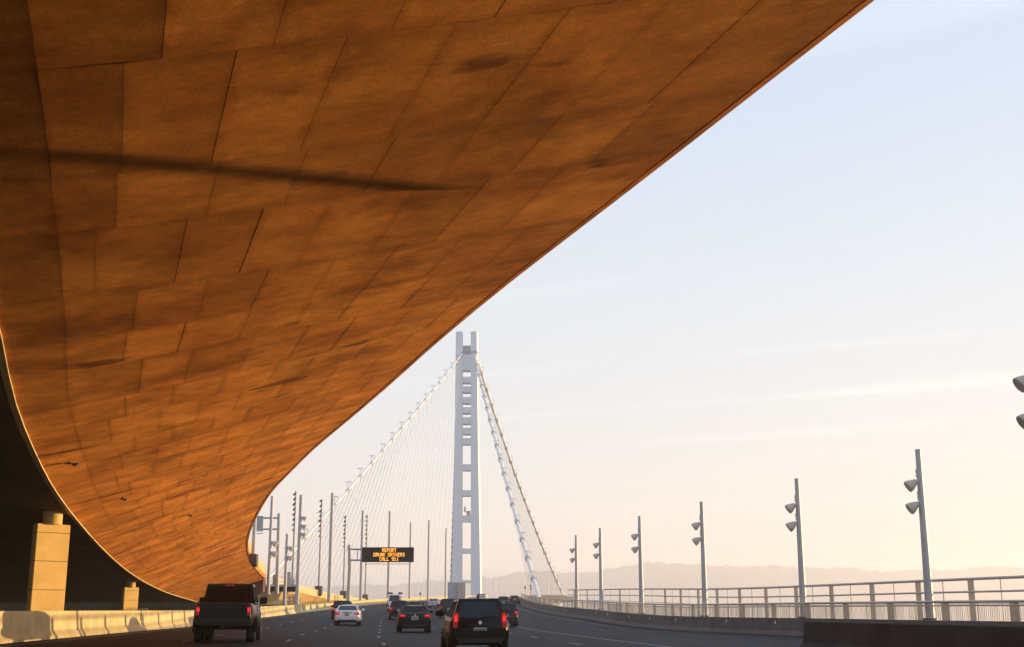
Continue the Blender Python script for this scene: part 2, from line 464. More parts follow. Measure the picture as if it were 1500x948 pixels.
D0, D1 = 8.0, DECK_END
rows_d = [D0 + (D1-D0)*i/NU + (random.uniform(-0.6, 0.6) if 0 < i < NU else 0) for i in range(NU+1)]
rows_d = [-20 + 28*i/8 for i in range(8)] + rows_d      # rows above and behind the camera
far_v, far_f, far_uv, far_uv2 = [], [], [], []
FAR_ROW = 33                                       # 33 x 9 = 297 single panels, the farthest rows are joined
for i in range(NU + 8):
    shift = random.uniform(-0.05, 0.05)
    cols = [0.0] + [min(0.985, max(0.015, j/NV + shift + random.uniform(-0.012, 0.012))) for j in range(1, NV)] + [1.0]
    cols[NV-1] = 0.885
    for j in range(NV):
        ga, gb, gc, gd = [random.choice((0.0015, 0.0015, 0.002, 0.003, 0.005, 0.008)) for _ in range(4)]
        da, db = rows_d[i] + ga*0.6, rows_d[i+1] - gb*0.6
        w = abs(EL((da+db)/2) - ER((da+db)/2))
        va, vb = cols[j] + gc/w, cols[j+1] - gd/w
        N = 3
        lo, hi, uvs, uv2 = [], [], [], []
        dz0 = random.uniform(-0.0012, 0.0012)
        tl = random.uniform(-0.0025, 0.0025)
        for a in range(N+1):
            for c in range(2):
                D = da + (db-da)*a/N; v = va + (vb-va)*c
                p = soff(D, v) + Vector((0, 0, dz0 + tl*(c-0.5)))
                lo.append(p); hi.append(p + Vector((0, 0, 0.04)))
                uvs.append((D, v*w)); uv2.append(((D-da), c*(vb-va)*w))
        plen, pwid = db-da, (vb-va)*w
        uv2 = [(min(x, plen-x)*0 + x/plen, y/pwid) for x, y in uv2]
        vs = [p - deck.location for p in lo + hi]
        n = 2*(N+1)
        fs = []
        for a in range(N):
            k = 2*a
            fs.append((k, k+1, k+3, k+2))
            fs += [(k, k+2, n+k+2, n+k), (k+1, n+k+1, n+k+3, k+3)]
        fs += [(0, n, n+1, 1), (n-2, n-1, 2*n-1, 2*n-2)]
        if i < 8 or i >= FAR_ROW + 8:
            k0 = len(far_v); far_v += [tuple(p) for p in vs]; far_f += [tuple(q + k0 for q in f) for f in fs]
            far_uv += uvs + uvs; far_uv2 += uv2 + uv2
            continue
        me = bpy.data.meshes.new('soffit_panel')
        me.from_pydata([tuple(p) for p in vs], [], fs)
        ul = me.uv_layers.new(name='UVMap'); u2 = me.uv_layers.new(name='Panel')
        for lp in me.loops:
            ul.data[lp.index].uv = uvs[lp.vertex_index % n]; u2.data[lp.index].uv = uv2[lp.vertex_index % n]
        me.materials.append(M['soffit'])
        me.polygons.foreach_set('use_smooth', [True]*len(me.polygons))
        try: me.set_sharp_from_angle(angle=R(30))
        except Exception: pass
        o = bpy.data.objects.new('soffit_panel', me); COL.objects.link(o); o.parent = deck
me = bpy.data.meshes.new('soffit_panel_field')
me.from_pydata(far_v, [], far_f)
ul = me.uv_layers.new(name='UVMap'); u2 = me.uv_layers.new(name='Panel')
for lp in me.loops:
    ul.data[lp.index].uv = far_uv[lp.vertex_index]; u2.data[lp.index].uv = far_uv2[lp.vertex_index]
me.materials.append(M['soffit'])
o = bpy.data.objects.new('soffit_panel_field', me); COL.objects.link(o); o.parent = deck; o['kind'] = 'stuff'
# slab behind the panels, wide dark flat underside extended left to block sky light, top
DD = frange(-30, DECK_END, 3.0)
mb = MB()
rows = []
for D in DD:
    r, l = soff(D, 0), soff(D, 1)
    row = [soff(D, v) + Vector((0, 0, 0.028)) for v in (0, .25, .5, .7, .78, .885, .945, 1)]
    row += [l + Vector((-0.02, 0, 0.01)), Vector((l.x-62, D, l.z+0.02)), Vector((l.x-62, D, r.z+1.0)), Vector((r.x-0.3, D, r.z+0.9)), Vector((r.x+0.02, D, r.z+0.55))]
    rows.append(row)
mb.grid(rows, closed=True, caps=True)
mb.build('deck_slab', M['conc_under'], deck, world=True)
# right edge: drip groove, then a fascia lip and the parapet
mb = MB()
mb.grid([[soff(D, 0) + Vector(q) for q in ((0.05, 0, 0.012), (0.20, 0, 0.045), (0.20, 0, 0.50), (0.05, 0, 0.54))] for D in DD], closed=True, caps=True)
o = mb.build('fascia_beam', M['soffit'], deck, world=True)
ul = o.data.uv_layers.new(name='UVMap')
for lp in o.data.loops:
    vco = o.data.vertices[lp.vertex_index].co; ul.data[lp.index].uv = (vco.y, vco.z*2+vco.x*0.1)
mb = MB()
mb.grid([[soff(D, 0) + Vector(q) for q in ((-0.04, 0, 0.55), (0.19, 0, 0.52), (0.17, 0, 1.5), (0.0, 0, 1.5))] for D in DD], closed=True, caps=True)
mb.build('parapet', M['conc'], deck, world=True)
# left edge: thin lip catching the sun
mb = MB()
mb.grid([[soff(D, 1) + Vector(q) for q in ((0.02, 0, -0.055), (-0.16, 0, -0.055), (-0.16, 0, 0.02), (0.02, 0, 0.02))] for D in DD], closed=True, caps=True)
mb.build('edge_lip', M['conc'], deck, world=True)
rE = [soff(DECK_END, v) for v in (0, 1)]
mb = MB()
mb.grid([[p + Vector((0, dy, dz)) for dy, dz in ((-0.9, -0.02), (-0.9, -1.5), (0.9, -1.5), (0.9, -0.02))] for p in rE], closed=True, caps=True)
mb.build('added_gap_beam', M['conc_under'], deck, world=True)  # dark beam added to close the bright gap below the deck end
# small brackets fixed to the soffit
for px, py in ((105, 676), (180, 729), (278, 753)):
    lo, hi = 10, 151
    best = None
    for D in frange(10, 150, 0.25):
        for v in [k/60 for k in range(1, 60)]:
            s_ = soff(D, v)
            q = P(px, py, D)
            e = (q - s_).length / D
            if best is None or e < best[0]: best = (e, s_.copy())
    p = best[1]
    mb = MB()
    z_ = 1.0 if px < 150 else 0.6
    mb.box(p + Vector((0, 0, -0.10)), (0.5*z_, 0.12, 0.04)).box(p + Vector((-0.1*z_, 0, -0.04)), (0.08, 0.08, 0.12)).box(p + Vector((0.1*z_, 0, -0.14)), (0.16*z_, 0.16, 0.07))
    mb.build('hanger_bracket', M['lamp_d'], deck, world=True)

# columns with round pins under the dark underside
def column(px, ytop, ybase, D, wpx, label):
    c = P(px, ybase, D); w = wpx*D/1848*0.97
    zt = P(px, ytop, D).z
    pin_h = 0.16*w + 0.15
    t = thing('bridge_column', label, 'column', (c.x, D, -0.6), R(50), 'concrete columns under the dark deck')
    hh = zt - pin_h + 0.6
    mb = MB(); mb.box((0, 0, hh/2), (w*1.05, w*0.24, hh))
    mb.build('shaft', M['conc_col'], t, bevel=0.03)
    for zz in (hh*0.24, hh*0.47, hh*0.70, hh*0.93):
        mb = MB(); mb.box((0, 0, zz), (w*1.05+0.006, w*0.24+0.006, 0.025)); mb.build('pour_joint', M['conc_dark'], t)
    mb = MB(); mb.tube([(0, 0, hh-0.02), (0, 0, hh+pin_h+0.35)], w*0.27, 24)
    mb.build('bearing_pin', M['conc_col'], t, smooth=True)
    return t
column(66, 755, 893, 54, 53, 'tall sunlit concrete column with round pin, nearer one at the left')
column(189.5, 854, 893, 103, 24, 'smaller farther sunlit concrete column behind the left barrier')
# pale board by the farther column
c = P(208, 888, 118)
t = thing('notice_board', 'small pale blank board beside the farther sunlit column', 'board', (c.x, 118, -0.6))
MB().box((0, 0, 1.35), (0.65, 0.06, 0.75)).build('board', M['reflector'], t)
MB().box((0.25, 0, 1.68), (0.6, 0.05, 0.18)).build('board_arm', M['reflector'], t)
MB().tube([(0, 0.06, 0), (0, 0.06, 1.5)], 0.04).build('post', M['pole'], t)

# dark ground and hillside under the deck
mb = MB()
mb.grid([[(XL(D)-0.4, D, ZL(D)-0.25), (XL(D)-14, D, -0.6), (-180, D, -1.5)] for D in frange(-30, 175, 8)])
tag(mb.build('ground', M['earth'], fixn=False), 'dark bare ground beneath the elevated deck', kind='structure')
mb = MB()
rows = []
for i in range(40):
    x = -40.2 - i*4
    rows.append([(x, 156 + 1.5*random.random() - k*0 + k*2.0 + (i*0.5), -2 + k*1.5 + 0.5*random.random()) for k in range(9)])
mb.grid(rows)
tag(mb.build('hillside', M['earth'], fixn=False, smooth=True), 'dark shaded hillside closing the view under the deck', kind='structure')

# ---------------------------------------------------------------- barriers
def barrier(name, label, xf, zf, side, h, d0, d1, matr, seg, proud=0.0, seglist=None):
    """side +1: road lies towards +X of the barrier"""
    t = thing(name, label, 'barrier', (xf((d0+d1)/2), (d0+d1)/2, zf((d0+d1)/2)))
    prof = [(0.10, 0.0), (0.10, 0.08), (-0.06, 0.30), (-0.13, h-0.03), (-0.16, h), (-0.36, h), (-0.40, h-0.03), (-0.42, -0.35), (0.10, -0.35)]
    d = d0
    while d < d1 - 0.1:
        L_ = seg(d); e = min(d1, d + L_)
        mb = MB()
        mb.grid([[(xf(q) + side*a, q, zf(q) + c) for a, c in prof] for q in frange(d + 0.012, e - 0.012, 2.0 if L_ < 10 else 5.0)], closed=True, caps=True)
        mb.build('barrier_segment', matr, t, world=True)
        d = e
    return t
lb = barrier('concrete_barrier', 'sunlit cream concrete barrier along the left road edge with cast shadows', XL, ZL, 1, 1.03, 8, 488, M['conc'], lambda d: 6.1 if d < 130 else 18)
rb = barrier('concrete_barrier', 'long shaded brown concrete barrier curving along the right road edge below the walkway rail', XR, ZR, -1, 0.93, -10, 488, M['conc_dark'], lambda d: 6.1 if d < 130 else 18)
GX = curve([(0, 15.0), (20, 11.8), (39.3, 8.95)])
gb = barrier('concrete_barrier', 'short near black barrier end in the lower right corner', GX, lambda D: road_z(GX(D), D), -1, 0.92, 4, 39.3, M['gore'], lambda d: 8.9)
# reflectors on the barriers
for px, D in ((1002, 82), (1075, 73), (1148, 66.3), (955, 88), (925, 94), (870, 109), (893, 103)):
    x = XR(D); MB().box((x + 0.075, D, ZR(D) + 0.70), (0.03, 0.22, 0.16)).build('reflector', M['reflector'], rb, world=True)
# bracket and plate on the left barrier
D = 66
mb = MB(); mb.box((XL(D)-0.10, D, ZL(D)+0.86), (0.03, 0.5, 0.03)).box((XL(D)-0.10, D+0.25, ZL(D)+0.7), (0.03, 0.04, 0.32)).box((XL(D)-0.09, D, ZL(D)+0.54), (0.03, 0.5, 0.03))
mb.build('wall_bracket', M['lamp_d'], lb, world=True)

# ---------------------------------------------------------------- walkway on the right, railings
OX = lambda D: XR(D) + 5.2 - min(2.6, max(0, (D-95)*0.05))
OZ = lambda D: ZR(D) + 1.0
mb = MB()
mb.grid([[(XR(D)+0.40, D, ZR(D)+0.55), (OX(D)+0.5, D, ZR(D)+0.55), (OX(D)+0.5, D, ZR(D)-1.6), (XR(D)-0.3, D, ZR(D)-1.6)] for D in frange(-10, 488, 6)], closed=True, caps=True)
tag(mb.build('walkway', M['conc_dark']), 'raised walkway slab beside the right barrier', kind='structure')

def railing(label, xf, zb, top, rails, d0, d1, spacing, post_w, mid, panel, near):
    t = thing('walkway_railing', label, 'railing', (xf(50), 50, zb(50)))
    rng = frange(d0, d1, 4)
    for h, r_ in rails:
        mb = MB(); mb.tube([(xf(D), D, zb(D)+h) for D in rng], r_, 8); mb.build('handrail', M['rail'], t, world=True, smooth=True)
    pd = []
    d = d0
    while d <= d1:
        pd.append(d); d += spacing*(1.0 if d < 100 else 1.8)
    for i, d in enumerate(pd):
        mb = MB(); hd = math.atan2(xf(d+1)-xf(d-1), 2)
        mb.box((xf(d)+0.02, d, zb(d)+(top-0.04)/2), (0.06, post_w, top-0.04), -hd); mb.build('post', M['post'], t, world=True)
        if i+1 < len(pd):
            e = pd[i+1]
            q = (d+e)/2
            MB().tube([(xf(q), q, zb(q)), (xf(q), q, zb(q)+top-0.02)], 0.025, 6).build('thin_post', M['rail'], t, world=True)
            if panel and d < 130:
                mb = MB(); n = 34
                for k in range(1, n):
                    q = d + (e-d)*k/n
                    mb.tube([(xf(q), q, zb(q)+panel[0]), (xf(q), q, zb(q)+panel[1])], 0.009, 3, cap=False)
                mb.bar((xf(d), d, zb(d)+panel[1]), (xf(e), e, zb(e)+panel[1]), 0.035, 0.035)
                mb.build('picket_panel', M['post'], t, world=True, fixn=False)
    return t
railing('lower inner walkway railing standing on the right barrier, with a thick pipe handrail', lambda D: XR(D)+0.26, lambda D: ZR(D)+0.93, 0.72, [(0.72, 0.055), (0.58, 0.025)], 30, 240, 4.1, 0.48, True, (0.03, 0.56), True)
railing('taller outer walkway railing with wide tan posts and two rails', OX, lambda D: ZR(D)+0.55, 2.15, [(2.15, 0.065), (1.58, 0.045)], 34, 150, 4.6, 0.42, True, (0.05, 1.05), False)

# ---------------------------------------------------------------- right lamp posts (two floodlights each)
def floodlight(parent, zz, side=-1, s=1.0, tiltz=-0.55):
    lamp = MB()
    d = Vector((side*0.83, 0.0, tiltz)).normalized()
    a = Vector((side*0.14, 0, zz))
    lamp.tube([a, a + d*0.10*s, a + d*0.30*s, a + d*0.42*s], [0.07*s, 0.12*s, 0.205*s, 0.22*s], 16)
    lo = lamp.build('floodlight', M['lamp'], parent, smooth=True)
    MB().tube([a + d*0.421*s, a + d*0.43*s], 0.20*s, 16).build('lens', M['lens'], lo)
    br = MB(); br.bar((side*0.02, 0, zz+0.02), (side*0.20, 0, zz+0.0), 0.06, 0.06).box((side*0.12, 0, zz+0.22), (0.07, 0.10, 0.16)).box((side*0.135, 0, zz+0.40), (0.06, 0.10, 0.12))
    br.build('lamp_bracket', M['lamp'], parent)
def right_pole(loc, H, label, group, ls=1.15):
    t = thing('lamp_post', label, 'lamp post', loc, 0, group)
    MB().tube([(0, 0, 0), (0, 0, H*0.5), (0, 0, H)], [0.185, 0.150, 0.115], 14).build('shaft', M['pole'], t, smooth=True)
    MB().tube([(0, 0, -0.02), (0, 0, 0.07)], 0.30, 14).build('base_plate', M['lamp_d'], t)
    MB().tube([(0, 0, H), (0, 0, H+0.03)], 0.125, 14).build('cap', M['pole'], t)
    floodlight(t, H*0.815, -1, ls); floodlight(t, H*0.682, -1, ls)
    return t
right_labels = ['nearest in view right lamp post, tallest in the picture', 'second right lamp post from the frame edge, standing at the end of the near barrier',
                'third right lamp post from the frame edge, over the middle of the railing', 'fourth right lamp post from the frame edge',
                'fifth right lamp post from the frame edge', 'smallest and farthest right lamp post, nearest the suspension cables']
for (px, D, hp), lab in zip(((1362, 52, 248), (1177, 64, 203), (1033, 78, 166), (940, 92, 140), (881, 110, 118), (845, 124, 104)), right_labels):
    right_pole(((px-750)*D/1848, D, ZR(D)+0.94), 7.0, lab, 'lamp posts along the right barrier')
right_pole((12.82, 29.5, road_z(13.2, 29.5)+1.12), 7.0, 'lamp post cut off by the right frame edge, only its two floodlights showing', 'lamp posts along the right barrier', 0.95)
# taller post outside the frame; its shadow is the long dark streak on the soffit
tip_s = None
for k in range(1000):
    D = 12 + k*0.02; q = P(628, 278, D)
    v = (q.x - ER(D))/(EL(D)-ER(D))
    if q.z >= soff(D, v).z: tip_s = q; break
run = (17.0 - tip_s.x)/SDIR.x
tp = tip_s + SDIR*run
left_s = None
for k in range(1000):
    D = 10 + k*0.02; q = P(40, 222, D)
    v = (q.x - ER(D))/(EL(D)-ER(D))
    if q.z >= soff(D, v).z: left_s = q; break
ap = left_s + SDIR*((17.0 - left_s.x)/SDIR.x)          # root of the raked arm
bz = road_z(ap.x, ap.y) - 0.02
t = thing('tall_mast', 'tall grey mast with raked arm standing outside the frame to the right', 'mast', (ap.x, ap.y, bz))
MB().tube([(0, 0, 0), (0, 0, ap.z-bz)], [0.22, 0.17], 14).build('shaft', M['pole'], t, smooth=True)
MB().tube([(0, 0, ap.z-bz-0.02), tp - t.location], [0.115, 0.07], 12).build('raked_arm', M['pole'], t, smooth=True)
MB().tube([(0, 0, 0), (0, 0, 0.08)], 0.35, 14).build('base_plate', M['lamp_d'], t)

# ---------------------------------------------------------------- far deck on the left, running on towards the tower
FP = [P(425, 852.5, 185), P(432, 855, 190), P(455, 861.5, 206), P(480, 868, 225), P(515, 874.5, 255), P(552, 878.5, 290), P(600, 877, 345), P(640, 874.5, 400), P(668, 872, 470)]
fx = curve([(p.y, p.x) for p in FP]); fz = curve([(p.y, p.z) for p in FP])
fd = thing('far_deck', 'distant cream deck edge with ochre girder side beyond the left barrier', 'viaduct', (fx(250), 250, 0))
rg = frange(172, 470, 8)
mb = MB(); mb.grid([[(fx(D), D, fz(D)), (fx(D), D, fz(D)-1.15), (fx(D)-0.3, D, fz(D)-1.15), (fx(D)-0.3, D, fz(D))] for D in rg], closed=True, caps=True)
mb.build('parapet', M['conc'], fd, world=True)
mb = MB(); mb.grid([[(fx(D)-0.12, D, fz(D)-1.16), (fx(D)-1.8, D, fz(D)-4.2), (fx(D)-16, D, fz(D)-4.2), (fx(D)-18, D, fz(D)-1.3)] for D in rg], closed=True, caps=True)
mb.build('girder', M['conc_web'], fd, world=True)
# ochre start piece under the service platform
mb = MB()
mb.grid([[P(384, 886, 158), P(398, 867.5, 160), P(398, 866, 200), P(384, 886, 200)], [P(440, 886, 168), P(440, 867, 172), P(440, 866, 200), P(440, 886, 200)]], closed=True, caps=True)
mb.build('girder_end', M['conc_web'], fd, world=True)

# ---------------------------------------------------------------- service platform with equipment
pl = P(412, 858, 172)
sp = thing('service_platform', 'small steel work platform with rails above the ochre girder', 'platform', tuple(pl))
k = 172/1848
MB().box((-0.3, 0, 0.0), (5.2, 3.0, 0.28)).build('platform_slab', M['pole_d'], sp)
MB().box((-0.3, 0.6, -0.52), (5.0, 1.6, 0.72)).build('underside_shade_block', M['black'], sp)  # black block standing for the shadow beneath the platform
for i in range(9):
    MB().tube([(-2.8 + i*0.62, -1.4, 0.14), (-2.8 + i*0.62, -1.4, 1.15)], 0.03, 6).build('rail_post', M['pole_d'], sp)
for h in (0.55, 1.12):
    MB().tube([(-2.85, -1.4, h), (2.2, -1.4, h)], 0.03, 6).build('guard_rail', M['pole_d'], sp)
for x, w, h, m_ in ((0.9, 0.75, 1.7, 'pole_d'), (-0.9, 0.5, 1.3, 'orange'), (1.6, 0.5, 0.8, 'lamp')):
    t = thing('equipment_cabinet', {'pole_d': 'grey equipment cabinet on the service platform', 'orange': 'reddish brown equipment box on the service platform', 'lamp': 'low tan equipment box on the service platform'}[m_], 'cabinet', (pl.x + x, pl.y, pl.z + 0.14))
    MB().box((0, 0, h/2), (w, 0.6, h)).build('housing', M[m_], t, bevel=0.02)
    MB().box((0, -0.31, h/2), (w*0.8, 0.03, h*0.85)).build('door', M[m_], t)
t = thing('access_stair', 'steep steel stair with hooped rails at the left end of the platform', 'stair', (pl.x - 3.0, pl.y - 0.2, pl.z + 0.14))
mb = MB()
for s_ in (-0.35, 0.35):
    mb.bar((-1.6, s_, 2.6), (0.8, s_, 0.0), 0.10, 0.18)
mb.build('stringer', M['pole_d'], t)
for i in range(10):
    MB().box((-1.5 + i*0.25, 0, 2.5 - i*0.27), (0.24, 0.7, 0.05)).build('tread', M['pole_d'], t)
for i, zz in enumerate((2.5, 3.0, 3.5)):
    MB().tube([(-2.2, -0.4, zz+0.2), (-1.9, -0.4, zz+0.25), (-1.4, -0.4, zz), (-1.2+i*0.1, -0.4, zz-0.7), (-0.9+i*0.1, -0.4, zz-1.3)], 0.04, 6).build('hoop_rail', M['pole_d'], t, smooth=True)
t = thing('lamp_stand', 'short post with box head at the right end of the platform', 'post', (pl.x + 2.45, pl.y - 0.5, pl.z - 0.3))
MB().tube([(0, 0, 0), (0, 0, 1.7)], 0.05, 6).build('post', M['pole_d'], t)
MB().box((-0.1, 0, 1.75), (0.55, 0.3, 0.22)).build('head', M['pole_d'], t)
for px, D, lab in ((426.5, 158, 'small rust coloured guard cage behind the left barrier, near the platform'), (492, 222, 'small rust coloured guard cage near the white sedan')):
    x = (px-750)*D/1848; z0 = ZL(D)+0.7
    t = thing('guard_cage', lab, 'cage', (x, D, z0), 0, 'rust coloured guard cages')
    for h in (0.3, 0.75, 1.2, 1.6):
        mb = MB(); mb.tube([(0.42*math.cos(a), 0.42*math.sin(a), h) for a in [2*math.pi*i/14 for i in range(15)]], 0.035, 6, cap=False); mb.build('hoop', M['orange'], t, smooth=True)
    for a in range(6):
        MB().tube([(0.42*math.cos(a*1.047), 0.42*math.sin(a*1.047), 0), (0.42*math.cos(a*1.047), 0.42*math.sin(a*1.047), 1.62)], 0.03, 6).build('bar', M['orange'], t)

# ---------------------------------------------------------------- left masts
def mast(xb, yb, xt, yt, D, label, lamps_px=(), r=0.24, name='lamp_post', ped=False, group='plain masts behind the left barrier', sunk=0.0):
    c = P(xb, yb, D); H = P(xt, yt, D).z - c.z
    t = thing(name, label, 'lamp post', (c.x, D, c.z - sunk), 0, group)
    MB().tube([(0, 0, 0), (0, 0, (H+sunk)*0.5), (0, 0, H+sunk)], [r*1.08, r*0.98, r*0.85], 12).build('shaft', M['pole_d'], t, smooth=True)
    MB().tube([(0, 0, 0), (0, 0, 0.12)], r*1.6, 12).build('base_plate', M['pole_d'], t)
    for y in lamps_px:
        z = P(xb, y, D).z - c.z + sunk
        d = Vector((0.85, 0, -0.5)).normalized(); a = Vector((r*0.9, 0, z+0.15))
        MB().tube([a, a+d*0.15, a+d*0.45, a+d*0.6], [0.08, 0.2, 0.32, 0.33], 12).build('floodlight', M['lamp'], t, smooth=True)
    return t
mast(392.5, 871, 396.5, 727, 128, 'plain mast beside the soffit edge, leftmost full mast, carrying two right facing floodlights', (796, 811), 0.17)
mast(416.5, 886, 418, 782, 152, 'short mast with two right facing floodlights beside the steel platform', (803, 817), 0.2)
mast(435, 885, 438.8, 725, 167, 'thick mast right of the steel platform, with three floodlights facing right', (759, 771, 783), 0.26)
mast(481.8, 882, 485.7, 722, 214, 'tall thick plain mast standing left of the white sedan roof line', (), 0.31)
mast(528, 879.5, 530, 748, 242, 'plain mast just left of the message sign panel', (), 0.28)
mast(568.3, 876, 569, 749, 285, 'plain mast rising behind the middle of the message sign', (), 0.30)
mast(599.6, 877, 600, 765, 315, 'slimmer mast behind the right end of the message sign', (), 0.25)
mast(626.7, 879, 627, 762, 345, 'plain mast standing alone right of the message sign', (), 0.30)
mast(652.3, 876, 652.6, 774, 375, 'slim mast close to the left side of the white tower', (), 0.27)
mast(371, 812, 371.5, 740, 118, 'mast end half hidden behind the soffit edge', (), 0.19)
def bead_mast(xb, yb, xt, yt, D, label, y0, y1, n, ped):
    c = P(xb, yb, D); H = P(xt, yt, D).z - c.z
    t = thing('beaded_lamp_post', label, 'lamp post', tuple(c), 0, 'slim masts with strings of small lamps')
    MB().tube([(0, 0, 0), (0, 0, H)], [0.20, 0.12], 10).build('shaft', M['pole_d'], t, smooth=True)
    for i in range(n):
        z = P(xb, y0 + (y1-y0)*i/(n-1), D).z - c.z
        s_ = 0.65 if i % 2 else 0.8
        mb = MB(); mb.tube([(-0.42*s_, -0.1, z-0.18), (-0.12, -0.1, z+0.12), (0.10, -0.1, z+0.16)], [0.15, 0.12, 0.09], 8)
        mb.build('lamp', M['lamp_d'] if i < n*0.7 else M['lamp'], t, smooth=True)
    if ped:
        w, h = ped
        mb = MB(); mb.grid([[(-w/2, -0.7, 0.3), (w/2, -0.7, 0.3), (w/2, 0.6, 0.3), (-w/2, 0.6, 0.3)], [(-w/2, -0.7, -h*0.55), (w/2, -0.7, -h*0.75), (w/2, 0.6, -h*0.75), (-w/2, 0.6, -h*0.55)], [(-w*0.2, -0.3, -h), (w*0.3, -0.3, -h), (w*0.3, 0.6, -h), (-w*0.2, 0.6, -h)]], closed=True, caps=True)
        mb.build('pedestal', M['conc_dark'], t)
bead_mast(428, 858, 430.5, 719, 186, 'tallest beaded mast, just left of the thick mast by the platform', 724, 776, 8, None)
bead_mast(467, 861, 469.6, 731.6, 215, 'beaded mast on a grey pedestal between two thick masts', 734, 785, 8, (1.15, 1.45))
bead_mast(503, 868, 505, 755, 245, 'beaded mast on a pedestal left of the sign post', 758, 800, 8, (1.15, 1.2))
bead_mast(535, 873, 536.5, 754, 275, 'beaded mast partly hidden by the left end of the message sign', 757, 802, 8, (1.15, 1.0))
c = P(371.5, 812, 112)
t = thing('pedestal', 'grey concrete pedestal on the deck parapet at the soffit edge', 'pedestal', tuple(c))
mb = MB(); mb.grid([[(-0.32, -0.4, 0), (0.34, -0.4, 0), (0.34, 0.4, 0), (-0.32, 0.4, 0)], [(-0.28, -0.4, -0.7), (0.36, -0.4, -0.9), (0.36, 0.4, -0.9), (-0.28, 0.4, -0.7)], [(0.0, -0.2, -1.1), (0.33, -0.2, -1.15), (0.33, 0.4, -1.15), (0.0, 0.4, -1.1)]], closed=True, caps=True)
mb.build('block', M['conc_dark'], t)

# ---------------------------------------------------------------- message sign on its cantilever post
D = 176
base = P(509.5, 878, D); q = D/1848
sg = thing('message_sign', 'black electronic message sign with amber letters on a grey cantilever post', 'road sign', (base.x, D, base.z - 0.3))
def S(px, py): return P(px, py, D) - sg.location
pt = S(511, 798)
MB().tube([(0, 0.45, 0), (0.1, 0.45, pt.z*0.6), (pt.x, 0.45, pt.z)], [0.30, 0.27, 0.25], 14).build('post', M['pole_d'], sg, smooth=True)
for y in (804.5, 820.5):
    a, b_ = S(511.5, y), S(606, y)
    MB().tube([(a.x, 0.45, a.z), (b_.x, 0.45, b_.z)], 0.13, 10).build('arm', M['pole_d'], sg, smooth=True)
for px in (523, 533, 570, 604):
    a, b_ = S(px, 804.5), S(px, 820.5)
    MB().tube([(a.x, 0.45, a.z), (b_.x, 0.45, b_.z)], 0.08, 8).build('brace', M['pole_d'], sg)
a, b_ = S(531, 802), S(606, 823.6)
cx, cz, ww, hh = (a.x+b_.x)/2, (a.z+b_.z)/2, b_.x-a.x, a.z-b_.z
cab = MB().box((cx, -0.15, cz), (ww, 0.75, hh)).build('sign_cabinet', M['black'], sg, bevel=0.03)
e = MB(); e.box((cx, -0.53, a.z-0.03), (ww, 0.04, 0.06)).box((cx, -0.53, b_.z+0.03), (ww, 0.04, 0.06)).box((b_.x-0.03, -0.53, cz), (0.06, 0.04, hh-0.13)).box((a.x+0.03, -0.53, cz), (0.06, 0.04, hh-0.13))
e.build('frame', M['lamp_d'], sg)
cat0, cat1 = S(536, 826.5), S(602, 826.5)
MB().box(((cat0.x+cat1.x)/2, -0.6, cat0.z), (cat1.x-cat0.x, 0.8, 0.05)).build('catwalk', M['pole'], sg)
for i in range(5):
    x = cat0.x + (cat1.x-cat0.x)*i/4; MB().bar((x, -0.25, cat0.z), (x, -0.25, b_.z+0.05), 0.04, 0.04).build('catwalk_hanger', M['pole'], sg)
FONT = {'R': '11110 10001 10001 11110 10100 10010 10001', 'E': '11111 10000 10000 11110 10000 10000 11111', 'P': '11110 10001 10001 11110 10000 10000 10000',
        'O': '01110 10001 10001 10001 10001 10001 01110', 'T': '11111 00100 00100 00100 00100 00100 00100', 'D': '11110 10001 10001 10001 10001 10001 11110',
        'U': '10001 10001 10001 10001 10001 10001 01110', 'N': '10001 11001 11001 10101 10011 10011 10001', 'K': '10001 10010 10100 11000 10100 10010 10001',
        'I': '01110 00100 00100 00100 00100 00100 01110', 'V': '10001 10001 10001 10001 01010 01010 00100', 'S': '01111 10000 10000 01110 00001 00001 11110',
        'C': '01110 10001 10000 10000 10000 10001 01110', 'A': '01110 10001 10001 11111 10001 10001 10001', 'L': '10000 10000 10000 10000 10000 10000 11111',
        '9': '01110 10001 10001 01111 00001 00001 01110', '1': '00100 01100 00100 00100 00100 00100 01110', ' ': '00000 '*7}
cell = hh*0.84/(3*7 + 2*1.6)
chw = cell*0.80
for ln, txt in enumerate(('REPORT', 'DRUNK DRIVERS', 'CALL 911')):
    mb = MB(); n = len(txt); tw = (n*6-1)*chw
    x0 = cx + 0.20 - tw/2; zt = cz + hh*0.42 - ln*(7+1.6)*cell
    for ci, ch in enumerate(txt):
        for r_, bits in enumerate(FONT[ch].split()[:7]):
            for bi, bit in enumerate(bits):
                if bit == '1':
                    mb.box((x0 + (ci*6+bi+0.5)*chw, -0.535, zt - (r_+0.5)*cell), (chw*1.0, 0.02, cell*1.0))
    mb.build('lettering', M['led'], sg, fixn=False)

